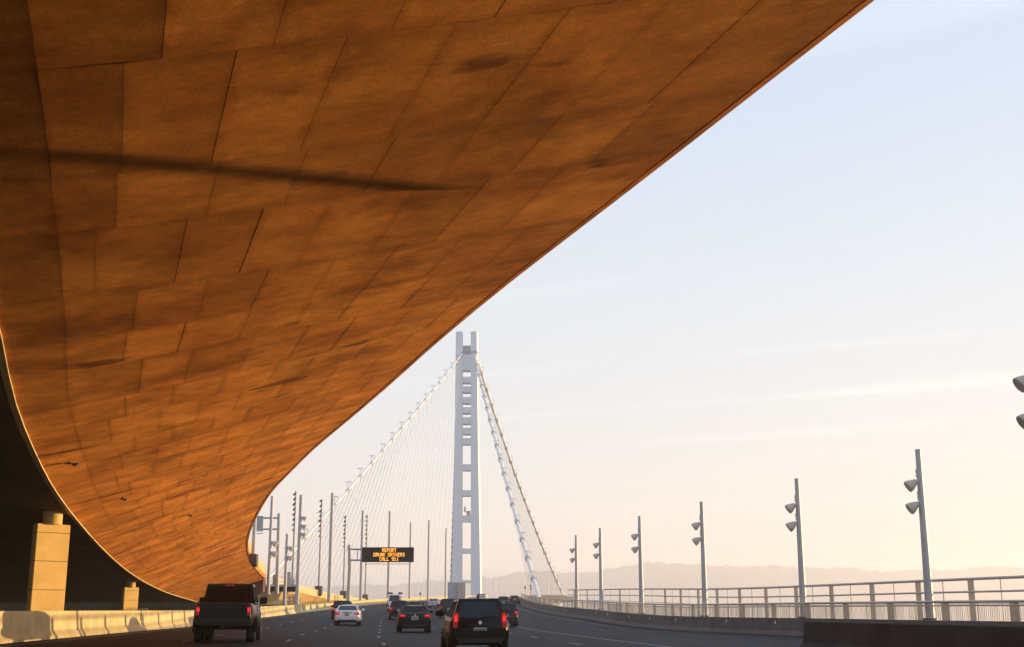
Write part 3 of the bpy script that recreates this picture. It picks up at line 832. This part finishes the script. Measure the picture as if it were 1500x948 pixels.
# second, blank sign seen from behind at the soffit edge
D = 140
base = P(405.5, 850, D)
s2 = thing('sign_gantry', 'grey sign gantry with plain panel seen at the soffit edge', 'road sign', (base.x, D, base.z - 1.5))
def S(px, py): return P(px, py, D) - s2.location
pt = S(408, 752)
MB().tube([(0, 0.3, 0), (pt.x, 0.3, pt.z)], [0.24, 0.18], 12).build('post', M['pole_d'], s2, smooth=True)
for y in (758.5, 775):
    a, b_ = S(376, y), S(408, y); MB().tube([(a.x, 0.3, a.z), (b_.x, 0.3, b_.z)], 0.10, 8).build('arm', M['pole_d'], s2)
a, b_ = S(374.5, 756), S(385, 778.5)
MB().box(((a.x+b_.x)/2, 0, (a.z+b_.z)/2), (b_.x-a.x, 0.2, a.z-b_.z)).build('panel', M['sign_back'], s2, bevel=0.02)
a, b_ = S(374.5, 781.5), S(386, 781.5)
MB().box(((a.x+b_.x)/2, -0.2, a.z), (b_.x-a.x, 0.4, 0.06)).build('catwalk', M['pole'], s2)

# ---------------------------------------------------------------- suspension tower
TD = 500.0
tb = P(684, 893, TD); q = TD/1848
tw = thing('suspension_tower', 'white suspension bridge tower of twin shafts with cross links', 'bridge tower', (tb.x, TD, 0))
def T(px, py): v = P(px, py, TD); return (v.x - tw.location.x, v.z)
prof = [(900, 660.8, 677.2, 690.0, 706.5), (800, 663.2, 677.4, 690.0, 705.0), (700, 665.3, 677.6, 690.0, 703.2), (600, 666.8, 677.9, 690.0, 701.6), (488, 668.2, 678.3, 689.8, 700.4)]
for side in (0, 1):
    for dep in (0, 1):
        mb = MB(); rows = []
        for y, lo_, li, ri, ro in prof:
            if side == 0: x0, x1 = T(lo_, y)[0], T(li, y)[0]
            else: x0, x1 = T(ri, y)[0], T(ro, y)[0]
            z = T(684, y)[1]
            y0, y1 = ((-3.0, -0.6) if dep == 0 else (0.6, 3.0))
            ch = 0.6
            out, inn = (x0, x1) if side == 0 else (x1, x0); sg_ = 1 if side == 0 else -1
            fr, bk = (y0, y1) if dep == 0 else (y1, y0)
            # five sided shaft: the outer corner is cut back
            rows.append([(out, fr + (0.9 if dep == 0 else -0.9), z), (out + sg_*0.55, fr, z), (inn, fr, z), (inn, bk, z), (out, bk, z)])
        mb.grid(rows, closed=True, caps=True)
        mb.build('shaft', M['white'], tw)
spans = [(521, 544), (553.5, 562), (567.5, 576), (583, 592), (598, 606.5), (612.5, 622), (628, 637), (643, 652), (681, 690), (719, 727.5), (756, 765), (804, 811), (850.5, 854)]
for y0, y1 in spans:
    x0, z1 = T(677.3, y0); x1, z0 = T(690.3, y1)
    MB().box(((x0+x1)/2, 0, (z0+z1)/2), (x1-x0+0.3, 5.0, z1-z0)).build('cross_link', M['white'], tw)
x0, z1 = T(677.6, 508); x1, z0 = T(690.3, 521)
MB().box(((x0+x1)/2, 0, (z0+z1)/2), (x1-x0+0.2, 4.2, z1-z0)).build('saddle_housing', M['pole_d'], tw)
mb = MB()
for dx in (-1.4, 0, 1.4):
    mb.bar((dx, -2.6, T(684, 507)[1]), (dx, -2.6, T(684, 517)[1]), 0.22, 0.22)
mb.bar((-2.8, -3.2, T(684, 516.5)[1]), (3.4, -3.2, T(684, 516.5)[1]), 0.3, 0.3); mb.bar((-3.4, -3.3, T(684, 519)[1]), (4.2, -3.3, T(684, 519)[1]), 0.2, 0.25)
mb.build('saddle_frame', M['pole_d'], tw)
for px in (671.5, 675, 697.5):
    x, z = T(px, 489); MB().tube([(x, -1.5, z-0.6), (x, -1.5, z + (1.0 if px < 690 else 1.8))], 0.12, 6).build('antenna', M['pole_d'], tw)
x, z = T(684.8, 755.5)
MB().box((x+0.4, -1.0, z+0.9), (1.6, 1.0, 1.8)).build('link_cabinet', M['lamp'], tw)
MB().box((x-1.0, -1.0, z+2.4), (0.7, 0.7, 2.2)).build('link_cabinet', M['lamp'], tw)

# main cables, each with bands and hanger ropes
def cable(label, a, b_, r0, r1, sagf, nb, rope=None, rope_r=0.09, band_r=1.0):
    a, b_ = Vector(a), Vector(b_)
    t = thing('main_cable', label, 'bridge cable', (0.5*(a.x+b_.x), 0.5*(a.y+b_.y), min(a.z, b_.z)), 0, 'main suspension cables')
    pts, rs = [], []
    for i in range(41):
        s_ = i/40; p = a.lerp(b_, s_); p.z -= sagf*4*s_*(1-s_); pts.append(p); rs.append(r0 + (r1-r0)*s_)
    MB().tube(pts, rs, 10).build('strand', M['cable'], t, world=True, smooth=True)
    def at(s_): p = a.lerp(b_, s_); p.z -= sagf*4*s_*(1-s_); return p
    for i in range(1, nb):
        s_ = i/nb; p = at(s_); d = (at(min(1, s_+0.01)) - p).normalized(); rr = r0 + (r1-r0)*s_
        mb = MB(); mb.tube([p - d*0.6, p + d*0.6], rr*1.55, 8)
        mb.bar(p, p + Vector((0, 0, 2.3*band_r)), 0.13*band_r, 0.13*band_r); mb.bar(p + Vector((-0.8*band_r, 0, 2.2*band_r)), p + Vector((0.8*band_r, 0, 2.3*band_r)), 0.13*band_r, 0.16*band_r)
        mb.bar(p + Vector((0.75*band_r, 0, 2.25*band_r)), p + Vector((0.75*band_r, 0, 1.5*band_r)), 0.12*band_r, 0.12*band_r)
        mb.build('cable_band', M['cable_band'], t, world=True)
    if rope:
        n, s0, s1, foot = rope
        for i in range(n):
            s_ = s0 + (s1-s0)*i/(n-1)
            MB().tube([at(s_), foot(i/(n-1))], rope_r, 5, cap=False).build('hanger_rope', M['rope'], t, world=True, fixn=False)
    return t
P0 = P(681, 519, TD)
cable('long left cable running down from the tower behind the masts', P0 + Vector((-1.0, -1, 0)), P(392, 848, 265), 0.36, 0.30, 1.5, 19,
      rope=(36, 0.03, 0.92, lambda u: P(648 - 260*u, 872, 470 - 190*u)), rope_r=0.075, band_r=1.0)
P1 = P(692, 521, TD)
cable('thick right cable with clamps, left of the pair right of the tower', P1 + Vector((1, -1, 0)), P(791, 880, 300), 0.55, 0.48, 2.6, 17, band_r=0.85)
cable('thin outer right cable, right of the pair beside the tower', P1 + Vector((1.5, 1, 0)), P(826, 874, 640), 0.58, 0.55, 5.0, 20,
      rope=(20, 0.12, 0.96, lambda u: P(778 + 47*u, 876, 560 + 75*u)), rope_r=0.10, band_r=1.0)
cable('beaded cable hanging steeply just left of the tower', P0 + Vector((-3.0, 1, -15)), P(660.5, 860, 640), 0.45, 0.45, 3.0, 26, band_r=0.9)

# ---------------------------------------------------------------- far slim poles and signals right of the tower
slim_order = ['first', 'second', 'third', 'fourth', 'fifth', 'sixth', 'seventh', 'eighth', 'ninth', 'tenth', 'eleventh']
for px, yt, D in ((725.5, 847, 520), (733, 849, 560), (743, 855, 600), (751, 858, 640), (759, 861, 660), (766, 847, 520), (773, 850, 540), (780, 852, 560), (803, 846, 520), (811, 856, 560), (818, 858, 580)):
    b0 = P(px, 880, D); H = P(px, yt, D).z - b0.z
    t = thing('slim_pole', slim_order.pop(0) + ' slim pale far pole counted rightwards from the tower base', 'pole', tuple(b0), 0, 'slim far poles right of the tower')
    MB().tube([(0, 0, 0), (0, 0, H)], [0.18, 0.14], 6).build('shaft', M['cable'], t)
    MB().tube([(0, 0, -2), (0, 0, 0.0)], [0.4, 0.35], 6).build('footing', M['conc'], t)
for px, yt, D, lab in ((769, 859, 330, 'small dark signal box on a pole left of the right cable foot'), (777.5, 857, 340, 'small dark double signal on a pole beside the right cable foot'), (615.5, 868, 330, 'small dark sign on a post between the slim masts')):
    b0 = P(px, 882, D); H = P(px, yt, D).z - b0.z
    t = thing('signal_post', lab, 'signal', tuple(b0))
    MB().tube([(0, 0, -0.5), (0, 0, H)], 0.07, 6).build('post', M['lamp_d'], t)
    MB().box((0, -0.1, H-0.3), (0.42, 0.3, 0.62)).build('head', M['lamp_d'], t, bevel=0.03)
    if 'double' in lab: MB().box((0.1, -0.1, H-1.1), (0.5, 0.3, 0.35)).build('head', M['lamp_d'], t, bevel=0.03)

# ---------------------------------------------------------------- vehicles
def car(name, label, cat, px, D, heading, W, Lg, H, body, belt, clear, cab, hw_roof, rear_h, lights, style='sedan', glass='glass', wheel_r=0.32, lit=True, group='vehicles on the road ahead', x=None):
    """cab = (rear base y, rear roof y, front roof y, front base y) as fractions of length from the rear"""
    cx = (px-750)*D/1848 if x is None else x
    Dc = D + Lg/2
    cxc = cx - heading*0 + math.tan(heading)*Lg/2
    cz_ = road_z(cxc, Dc)
    t = thing(name, label, cat, (cxc, Dc, cz_), -heading, group)
    slope = (road_z(cxc, Dc+2) - road_z(cxc, Dc-2))/4
    t.rotation_euler = (math.atan(slope), 0, -heading)
    hw = W/2; y0, y1 = -Lg/2, Lg/2
    bm_ = M[body]
    def sect(y, w, z0, z1):
        h = z1-z0
        half = [(w*0.80, z0), (w*0.96, z0+0.10*h), (w, z0+0.34*h), (w*0.995, z0+0.66*h), (w*0.95, z0+0.93*h), (w*0.86, z1)]
        return [(a, y, c) for a, c in half] + [(-a, y, c) for a, c in reversed(half)]
    if style == 'pickup':
        st = [(y0, hw*0.95, clear+0.16, rear_h), (y0+0.08, hw, clear+0.10, rear_h+0.01), (y0+Lg*0.25, hw, clear, rear_h), (y0+Lg*0.62, hw, clear, belt), (y0+Lg*0.86, hw*0.98, clear, belt-0.05), (y1-0.10, hw*0.93, clear+0.05, belt-0.18), (y1, hw*0.85, clear+0.15, belt-0.30)]
    else:
        st = [(y0, hw*0.84, clear+0.16, rear_h-0.10), (y0+0.07, hw*0.93, clear+0.08, rear_h-0.01), (y0+0.24, hw*0.985, clear+0.04, rear_h+0.01), (y0+Lg*0.18, hw, clear, rear_h+0.02), (y0+Lg*0.40, hw, clear, belt), (y0+Lg*0.68, hw, clear, belt), (y0+Lg*0.86, hw*0.97, clear, belt-0.14), (y1-0.12, hw*0.90, clear+0.05, belt-0.26), (y1, hw*0.75, clear+0.14, belt-0.36)]
    mb = MB(); mb.grid([sect(*s_) for s_ in st], closed=True, caps=True)
    mb.build('body', bm_, t, smooth=True, bevel=0.035)
    # cabin
    cb0, cr0, cr1, cb1 = [y0 + Lg*c for c in cab]
    wb, wr = hw*(0.90 if style == 'hatch' else 0.93), hw*hw_roof
    zb, zt = belt-0.03, H-0.05
    zr = (rear_h - 0.03) if style != 'pickup' else belt-0.03
    B = [Vector((-wb, cb0, zr)), Vector((wb, cb0, zr)), Vector((wb, cb1, zb)), Vector((-wb, cb1, zb))]
    U = [Vector((-wr, cr0, zt)), Vector((wr, cr0, zt)), Vector((wr, cr1, zt-0.02)), Vector((-wr, cr1, zt-0.02))]
    fr = MB(); panes = []
    def face(q, l, r_, bt, tp, nm):
        # q: bottom-left, bottom-right, top-right, top-left
        def pt(u, v): return (q[0].lerp(q[1], u)).lerp(q[3].lerp(q[2], u), v)
        O = [pt(0, 0), pt(1, 0), pt(1, 1), pt(0, 1)]; I = [pt(l, bt), pt(1-r_, bt), pt(1-r_, 1-tp), pt(l, 1-tp)]
        n = (O[1]-O[0]).cross(O[3]-O[0]).normalized(); th = n*0.05
        k = len(fr.v); fr.v += [tuple(p) for p in O] + [tuple(p) for p in I] + [tuple(p-th) for p in O] + [tuple(p-th) for p in I]
        for j in range(4):
            m_ = (j+1) % 4
            fr.f += [(k+j, k+m_, k+4+m_, k+4+j), (k+8+j, k+12+j, k+12+m_, k+8+m_), (k+4+j, k+4+m_, k+12+m_, k+12+j)]
        panes.append((nm, [p - th*0.25 for p in I]))
    hb = style in ('hatch', 'suv', 'van')
    face([B[0], B[1], U[1], U[0]], 0.10 if hb else 0.07, 0.10 if hb else 0.07, 0.10 if hb else 0.05, 0.10, 'rear_window')
    face([B[2], B[3], U[3], U[2]], 0.06, 0.06, 0.04, 0.08, 'windscreen')
    for sd in (0, 1):
        b0, b1 = (B[1], B[2]) if sd == 0 else (B[3], B[0]); u0, u1 = (U[1], U[2]) if sd == 0 else (U[3], U[0])
        mb0, mu = b0.lerp(b1, 0.52), u0.lerp(u1, 0.52)
        rr = 0.14 if hb else 0.10
        if sd == 0:
            face([b0, mb0, mu, u0], rr, 0.03, 0.10, 0.10, 'side_window'); face([mb0, b1, u1, mu], 0.03, 0.06, 0.10, 0.10, 'side_window')
        else:
            face([b0, mb0, mu, u0], 0.06, 0.03, 0.10, 0.10, 'side_window'); face([mb0, b1, u1, mu], 0.03, rr, 0.10, 0.10, 'side_window')
    fr.build('pillars', bm_, t, fixn=False)
    for nm, q in panes:
        m_ = MB(); m_.add(q, [(0, 1, 2, 3)]); m_.build(nm, M[glass], t, fixn=False)
    rows = []
    for i in range(7):
        y = (cr0-0.03) + (cr1+0.03-(cr0-0.03))*i/6; ey = 1-abs(i/3-1)**3
        rows.append([(wr*1.0*s_, y, zt - (0.06 if style == 'hatch' else 0.015) + (0.13 if style == 'hatch' else 0.055)*(1-abs(s_)**(2.0 if style == 'hatch' else 2.5))*(0.35+0.65*ey)) for s_ in (-1, -.8, -.5, -.2, .2, .5, .8, 1)] + [(wr*0.98, y, zt-0.09), (-wr*0.98, y, zt-0.09)])
    mb = MB(); mb.grid(rows, closed=True, caps=True); mb.build('roof', bm_, t, smooth=True)
    # seats seen through the glass
    for yy in (cb0 + 0.55 + (0.25 if style == 'sedan' else 0), cb0 + 1.5):
        for xx in (-0.38*hw/0.88, 0.38*hw/0.88):
            if yy < cb1 - 0.5:
                mb = MB(); mb.box((xx, yy, belt+0.02), (0.46, 0.14, 0.34)).box((xx, yy, belt+0.28), (0.26, 0.10, 0.17)); mb.build('seat', M['seat'], t, bevel=0.03)
    # wheels
    for sx in (-1, 1):
        for yy in (y0 + Lg*0.20, y1 - Lg*0.19):
            mb = MB(); xw = sx*(hw-0.12); w2 = 0.12 if style != 'pickup' else 0.15
            pr = [(-w2, wheel_r*0.6), (-w2, wheel_r*0.93), (-w2*0.75, wheel_r), (w2*0.75, wheel_r), (w2, wheel_r*0.93), (w2, wheel_r*0.6)]
            rows = [[(xw + a, yy + r_*math.cos(an), wheel_r + r_*math.sin(an)) for a, r_ in pr] for an in [2*math.pi*i/20 for i in range(21)]]
            mb.grid(rows, closed=True); wh = mb.build('wheel', M['tyre'], t, smooth=True)
            mb = MB(); xo = xw + sx*w2*0.7
            mb.tube([(xo - sx*0.05, yy, wheel_r), (xo, yy, wheel_r)], wheel_r*0.62, 16)
            for a in range(5):
                an = a*2*math.pi/5; mb.bar((xo + sx*0.015, yy, wheel_r), (xo + sx*0.015, yy + wheel_r*0.58*math.cos(an), wheel_r + wheel_r*0.58*math.sin(an)), 0.05, 0.05)
            mb.build('rim', M['rim'], wh)
    # bumper, plate, badge
    mb = MB(); bz0 = clear + 0.12
    if style == 'pickup':
        mb.box((0, y0-0.10, clear+0.30), (W*0.96, 0.22, 0.24)); mb.build('bumper', M['bumper_dark'], t, bevel=0.03)
        MB().box((0, y0-0.215, clear+0.34), (W*0.34, 0.02, 0.10)).build('bumper_step', M['trim'], t)
        MB().box((0, y0-0.1, clear+0.12), (0.10, 0.3, 0.10)).build('tow_hitch', M['trim'], t)
        MB().box((0, y0-0.012, rear_h-0.12), (W*0.34, 0.03, 0.07)).build('tailgate_handle', M['trim'], t)
        MB().box((0, y0+0.005, rear_h-0.37), (W*0.78, 0.025, 0.46)).build('tailgate', bm_, t, bevel=0.02)
        for sx in (-1, 1):
            mb = MB(); yy = y0 + Lg*0.20
            rows = []
            for i in range(13):
                an = R(-8 + 196*i/12); rows.append([(sx*(hw-0.03), yy + 0.50*math.cos(an), wheel_r + 0.50*math.sin(an)), (sx*(hw+0.09), yy + 0.50*math.cos(an), wheel_r + 0.50*math.sin(an)), (sx*(hw+0.09), yy + 0.43*math.cos(an), wheel_r + 0.43*math.sin(an)), (sx*(hw-0.03), yy + 0.43*math.cos(an), wheel_r + 0.43*math.sin(an))])
            mb.grid(rows, closed=True, caps=True); mb.build('fender_flare', bm_, t, smooth=True)
        MB().box((0, cb0-0.02, H-0.10), (0.34, 0.05, 0.05)).build('cab_lamp', M['red_dim'], t)
    else:
        mb.box((0, y0-0.03, bz0+0.18), (W*0.93, 0.20, 0.34)); mb.build('bumper', bm_, t, bevel=0.06, smooth=True)
        MB().box((0, y0-0.135, bz0+0.03), (W*0.72, 0.02, 0.13)).build('bumper_insert', M['trim'], t)
        for sx in (-1, 1):
            MB().tube([(sx*W*0.33, y0-0.08, clear+0.07), (sx*W*0.33, y0-0.17, clear+0.07)], 0.035, 10).build('exhaust', M['bumper_dark'], t)
    pz = (rear_h*0.5 + clear*0.5 + 0.06) if style != 'pickup' else clear+0.36
    if style == 'hatch': pz -= 0.12
    py_ = y0 - (0.02 if style != 'pickup' else 0.225)
    if style != 'pickup':
        pf = MB().box((0, py_-0.045, pz+0.08), (0.36, 0.02, 0.20)).build('licence_plate', M['plate'], t)
        MB().box((0, py_-0.06, pz+0.08), (0.30, 0.012, 0.135)).build('plate_face', M['plate_in'], pf)
        MB().tube([(0, y0+0.03, rear_h-0.12), (0, y0-0.025, rear_h-0.12)], 0.05, 14).build('badge', M['chrome'], t)
        MB().box((0, y0+0.03, pz+0.24), (0.62, 0.10, 0.04)).build('trim_strip', M['trim'], t, bevel=0.01)
    # tail lights
    lm = M['red'] if lit else M['red_dim']
    lw, lh, lz, li = lights
    for sx in (-1, 1):
        mb = MB(); xx = sx*(hw*0.94 - lw/2 - li)
        mb.add([(xx - lw/2, y0-0.015, lz-lh/2), (xx + lw/2, y0-0.015, lz-lh/2), (xx + lw/2, y0-0.015, lz+lh/2), (xx - lw/2, y0-0.015, lz+lh/2),
                (xx - lw/2, y0+0.24, lz-lh/2), (xx + lw/2 + sx*0.0, y0+0.24, lz-lh/2), (xx + lw/2, y0+0.24, lz+lh/2), (xx - lw/2, y0+0.24, lz+lh/2)],
               [(0,1,2,3),(4,7,6,5),(0,4,5,1),(1,5,6,2),(2,6,7,3),(3,7,4,0)])
        tl = mb.build('tail_light', M['red_dim'], t, bevel=0.03)
        MB().box((xx, y0-0.022, lz+lh*0.12), (lw*0.55, 0.02, lh*0.36)).build('lit_lens', lm, tl, bevel=0.006)
    # mirrors, handles, antenna
    for sx in (-1, 1):
        my = cb1 - (cb1-cr1)*0.35
        mb = MB(); mb.box((sx*(hw+0.11), my, belt+0.10), (0.24 if style != 'pickup' else 0.28, 0.12, 0.17 if style != 'pickup' else 0.26)).bar((sx*(hw-0.05), my, belt+0.04), (sx*(hw+0.08), my, belt+0.06), 0.06, 0.06)
        mb.build('mirror', bm_ if style != 'pickup' else M['trim'], t, bevel=0.03, smooth=True)
        for yy in (0.42, 0.62):
            MB().box((sx*(hw+0.005), y0+Lg*yy, belt-0.14), (0.03, 0.17, 0.03)).build('door_handle', M['chrome'] if style in ('hatch', 'pickup') else bm_, t)
            mb = MB(); mb.box((sx*(hw-0.006), y0+Lg*(yy-0.03), (belt+clear)/2), (0.015, 0.012, (belt-clear)*0.8)); mb.build('door_seam', M['trim'], t)
    if style in ('hatch', 'suv'):
        if style == 'suv':
            mb = MB(); mb.box((0, cr0+0.02, zt+0.03), (wr*1.45, 0.16, 0.03)); mb.build('roof_spoiler', bm_, t, bevel=0.015)
        mb = MB(); mb.bar((0.06, cb0-0.035, zr+0.1), (0.42, cb0+0.02, zr+0.16), 0.025, 0.025); mb.build('rear_wiper', M['trim'], t)
    if style == 'hatch':
        mb = MB(); mb.add([(-.03, cr0+.1, zt+.04), (.03, cr0+.1, zt+.04), (.03, cr0+.3, zt+.04), (-.03, cr0+.3, zt+.04), (0, cr0+.12, zt+.14), (0, cr0+.2, zt+.14)], [(0,3,2,1),(0,1,4),(1,2,5,4),(2,3,5),(3,0,4,5)]); mb.build('antenna_fin', M['trim'], t)
    return t

SED = (0.10, 0.24, 0.56, 0.74); HAT = (0.015, 0.10, 0.55, 0.76); SUV = (0.015, 0.07, 0.58, 0.76); PIC = (0.36, 0.385, 0.60, 0.74)
truck = car('pickup_truck', 'large black pickup truck in the far left lane, nearest of the left traffic', 'pickup truck', 327.5, 44.2, -0.135, 2.04, 5.7, 2.10, 'car_black', 1.36, 0.42, PIC, 0.80, 1.35, (0.17, 0.36, 1.08, 0.0), 'pickup', 'glass_dark', 0.40)
car('hatchback', 'black hatchback nearest in the centre, with red tail lights and pale plate', 'car', 703.5, 34.6, -0.12, 1.68, 4.1, 1.53, 'car_black', 0.98, 0.22, HAT, 0.66, 0.96, (0.15, 0.44, 0.90, 0.05), 'hatch', 'glass_dark', 0.31)
car('sedan', 'black sedan with grey plate ahead of the hatchback in the middle lane', 'car', 608, 67.5, -0.11, 1.80, 4.8, 1.44, 'car_black', 0.96, 0.2, SED, 0.70, 1.02, (0.38, 0.17, 0.86, 0.0), 'sedan', 'glass_dark')
car('sedan', 'white sedan with red tail lights in the left lanes', 'car', 508.5, 90, -0.08, 1.83, 4.8, 1.46, 'car_white', 0.98, 0.2, SED, 0.70, 1.04, (0.36, 0.20, 0.84, 0.0), 'sedan', 'glass')
car('suv', 'dark suv mostly hidden behind the white sedan', 'car', 500.5, 112, -0.08, 1.85, 4.6, 1.66, 'car_dark', 1.06, 0.25, SUV, 0.74, 1.04, (0.2, 0.3, 0.95, 0.0), 'suv', 'glass_dark')
car('suv', 'dark maroon suv just left of the black sedan', 'car', 585, 112, -0.10, 1.84, 4.6, 1.66, 'car_maroon', 1.06, 0.25, SUV, 0.74, 1.04, (0.26, 0.24, 0.95, 0.0), 'suv', 'glass_dark')
van = car('van', 'white van with roof rack loads under the message sign', 'van', 577.5, 172, -0.06, 2.0, 5.4, 2.25, 'car_white', 1.30, 0.25, SUV, 0.80, 1.28, (0.16, 0.5, 1.05, 0.0), 'van', 'glass_dark', 0.34, False)
for xx in (-0.65, 0.75):
    MB().box((xx, -1.6, 2.40), (0.75 if xx < 0 else 0.6, 1.2, 0.26)).build('roof_load', M['lamp_d'], van, bevel=0.05)
car('sedan', 'dark sedan whose roof shows over the black sedan', 'car', 606.5, 150, -0.06, 1.82, 4.7, 1.45, 'car_dark', 0.98, 0.2, SED, 0.70, 1.03, (0.36, 0.2, 0.86, 0.0), 'sedan', 'glass_dark', lit=False)
car('sedan', 'small pale silver car far ahead, left of the tower', 'car', 634.5, 196, -0.02, 1.80, 4.6, 1.46, 'car_grey', 0.98, 0.2, SED, 0.70, 1.03, (0.36, 0.2, 0.86, 0.0), 'sedan', 'glass', lit=True)
car('suv', 'tall dark suv peeking out left of the hatchback', 'car', 658, 120, -0.06, 1.9, 4.8, 1.82, 'car_dark', 1.1, 0.25, SUV, 0.76, 1.08, (0.2, 0.3, 1.0, 0.0), 'suv', 'glass_dark', lit=False)
car('suv', 'dark suv behind the right side of the hatchback, at the right of all traffic', 'car', 741, 90, -0.09, 1.84, 4.6, 1.66, 'car_brown', 1.06, 0.22, SUV, 0.74, 1.04, (0.22, 0.3, 0.95, 0.0), 'suv', 'glass_dark')
car('sedan', 'dark far car above the roof of the rightmost suv', 'car', 737.5, 190, -0.03, 1.80, 4.6, 1.6, 'car_dark', 0.98, 0.2, SED, 0.70, 1.03, (0.36, 0.2, 0.86, 0.0), 'sedan', 'glass_dark', lit=False)
car('sedan', 'dark low car far off by the start of the right barrier', 'car', 754, 212, -0.03, 1.80, 4.6, 1.45, 'car_brown', 0.98, 0.2, SED, 0.70, 1.03, (0.36, 0.2, 0.86, 0.0), 'sedan', 'glass_dark', lit=False)
van2 = car('van', 'pale van whose roof bar rises above the hatchback roof', 'van', 704, 178, -0.03, 1.8, 5.0, 1.95, 'car_grey', 1.2, 0.25, SUV, 0.78, 1.18, (0.16, 0.5, 1.0, 0.0), 'van', 'glass', 0.34, False)
MB().box((0.1, -1.4, 2.05), (1.2, 0.5, 0.14)).build('roof_bar', M['trim'], van2, bevel=0.03)
# grey box truck in front of the tower base
D = 165; x = (668.5-750)*D/1848; z0 = road_z(x, D)
bt = thing('box_truck', 'grey box truck with closed double rear doors in front of the tower base', 'truck', (x, D, z0), 0.04, 'vehicles on the road ahead')
hT = P(668, 853, D).z - z0
MB().box((0, 3.4, (hT+0.95)/2), (2.3, 6.6, hT-0.95)).build('cargo_box', M['sign_back'], bt, bevel=0.04)
for sx in (-1, 1):
    MB().box((sx*0.56, 0.08, (hT+0.95)/2), (1.02, 0.05, hT-1.15)).build('rear_door', M['lamp'] if sx > 0 else M['sign_back'], bt, bevel=0.01)
    MB().tube([(sx*0.14, 0.03, 1.1), (sx*0.14, 0.03, hT-0.15)], 0.03, 6).build('lock_rod', M['pole_d'], bt)
    MB().box((sx*0.9, 0.05, 0.85), (0.25, 0.06, 0.14)).build('tail_light', M['red_dim'], bt)
    for yy in (1.4, 7.6):
        mb = MB(); mb.tube([(sx*0.75, yy, 0.45), (sx*1.1, yy, 0.45)], 0.45, 16); mb.build('wheel', M['tyre'], bt, smooth=True)
MB().box((0, 7.8, 1.45), (2.1, 1.9, 1.9)).build('cab', M['car_white'], bt, bevel=0.12)
MB().box((0, 3.9, 0.78), (1.2, 7.4, 0.22)).build('chassis', M['trim'], bt)

# ---------------------------------------------------------------- water, hills
mb = MB(); mb.grid([[(-2450, -250, -42), (2380, -250, -42)], [(-2450, 6800, -42), (2380, 6800, -42)]])
tag(mb.build('water', M['water'], fixn=False), 'pale hazy bay water far below the bridge', kind='structure')
ridge = [(-300, 872), (200, 866), (430, 864), (500, 858), (550, 856), (580, 857), (612, 852), (640, 851), (665, 850), (700, 847), (735, 843.5), (763, 838), (775, 841), (792, 837.5), (830, 838.5), (870, 837), (900, 832), (930, 826), (960, 824), (1000, 826), (1050, 828), (1100, 830), (1135, 827), (1170, 830), (1195, 833), (1240, 831), (1294, 837), (1350, 834.5), (1400, 835), (1450, 830), (1500, 831), (1800, 826), (2200, 834)]
rf = curve(ridge)
def hills(name, D, fn, x0, x1, step, jag, depth, label):
    mb = MB(); rows = []
    from mathutils import noise as mn
    px = x0
    while px <= x1:
        j = jag*(mn.noise((px*0.09, 1.3, D*0.01)) + 0.7*mn.noise((px*0.23, 4.1, 2.0)) + 0.45*mn.noise((px*0.55, 7, 1)))
        top = P(px, fn(px) + j, D); base = -42.5
        row = []
        for a, hgt in ((-1.0, 0.0), (-0.7, 0.30), (-0.45, 0.55), (-0.2, 0.82), (0, 1.0), (0.5, 0.7), (1, 0.0)):
            rr = mn.noise((px*0.03, a*5, D*0.001))*0.10 if 0 < hgt < 1 else 0
            row.append((top.x*(1 + a*depth/D*0.0), D + a*depth, base + (top.z-base)*(hgt+rr)))
        rows.append(row); px += step
    mb.grid(rows)
    tag(mb.build(name, M['hill'], fixn=False, smooth=True), label, kind='structure')
hills('hills', 5600, rf, -20, 1528, 2.0, 3.6, 900, 'long hazy wooded ridge on the far shore')

# ---------------------------------------------------------------- haze
hm = bpy.data.materials.new('haze_air'); hm.use_nodes = True
hn = hm.node_tree; hn.nodes.clear()
ho = nd(hn, 'ShaderNodeOutputMaterial'); hv = nd(hn, 'ShaderNodeVolumePrincipled')
hv.inputs['Color'].default_value = (0.98, 0.955, 0.965, 1)
hv.inputs['Density'].default_value = 0.00031
hv.inputs['Anisotropy'].default_value = 0.2
hn.links.new(hv.outputs[0], ho.inputs['Volume'])
mb = MB(); mb.box((-50, 3300, 87), (5000, 7200, 268))
tag(mb.build('haze', hm), 'pale morning haze over the bay', kind='stuff')
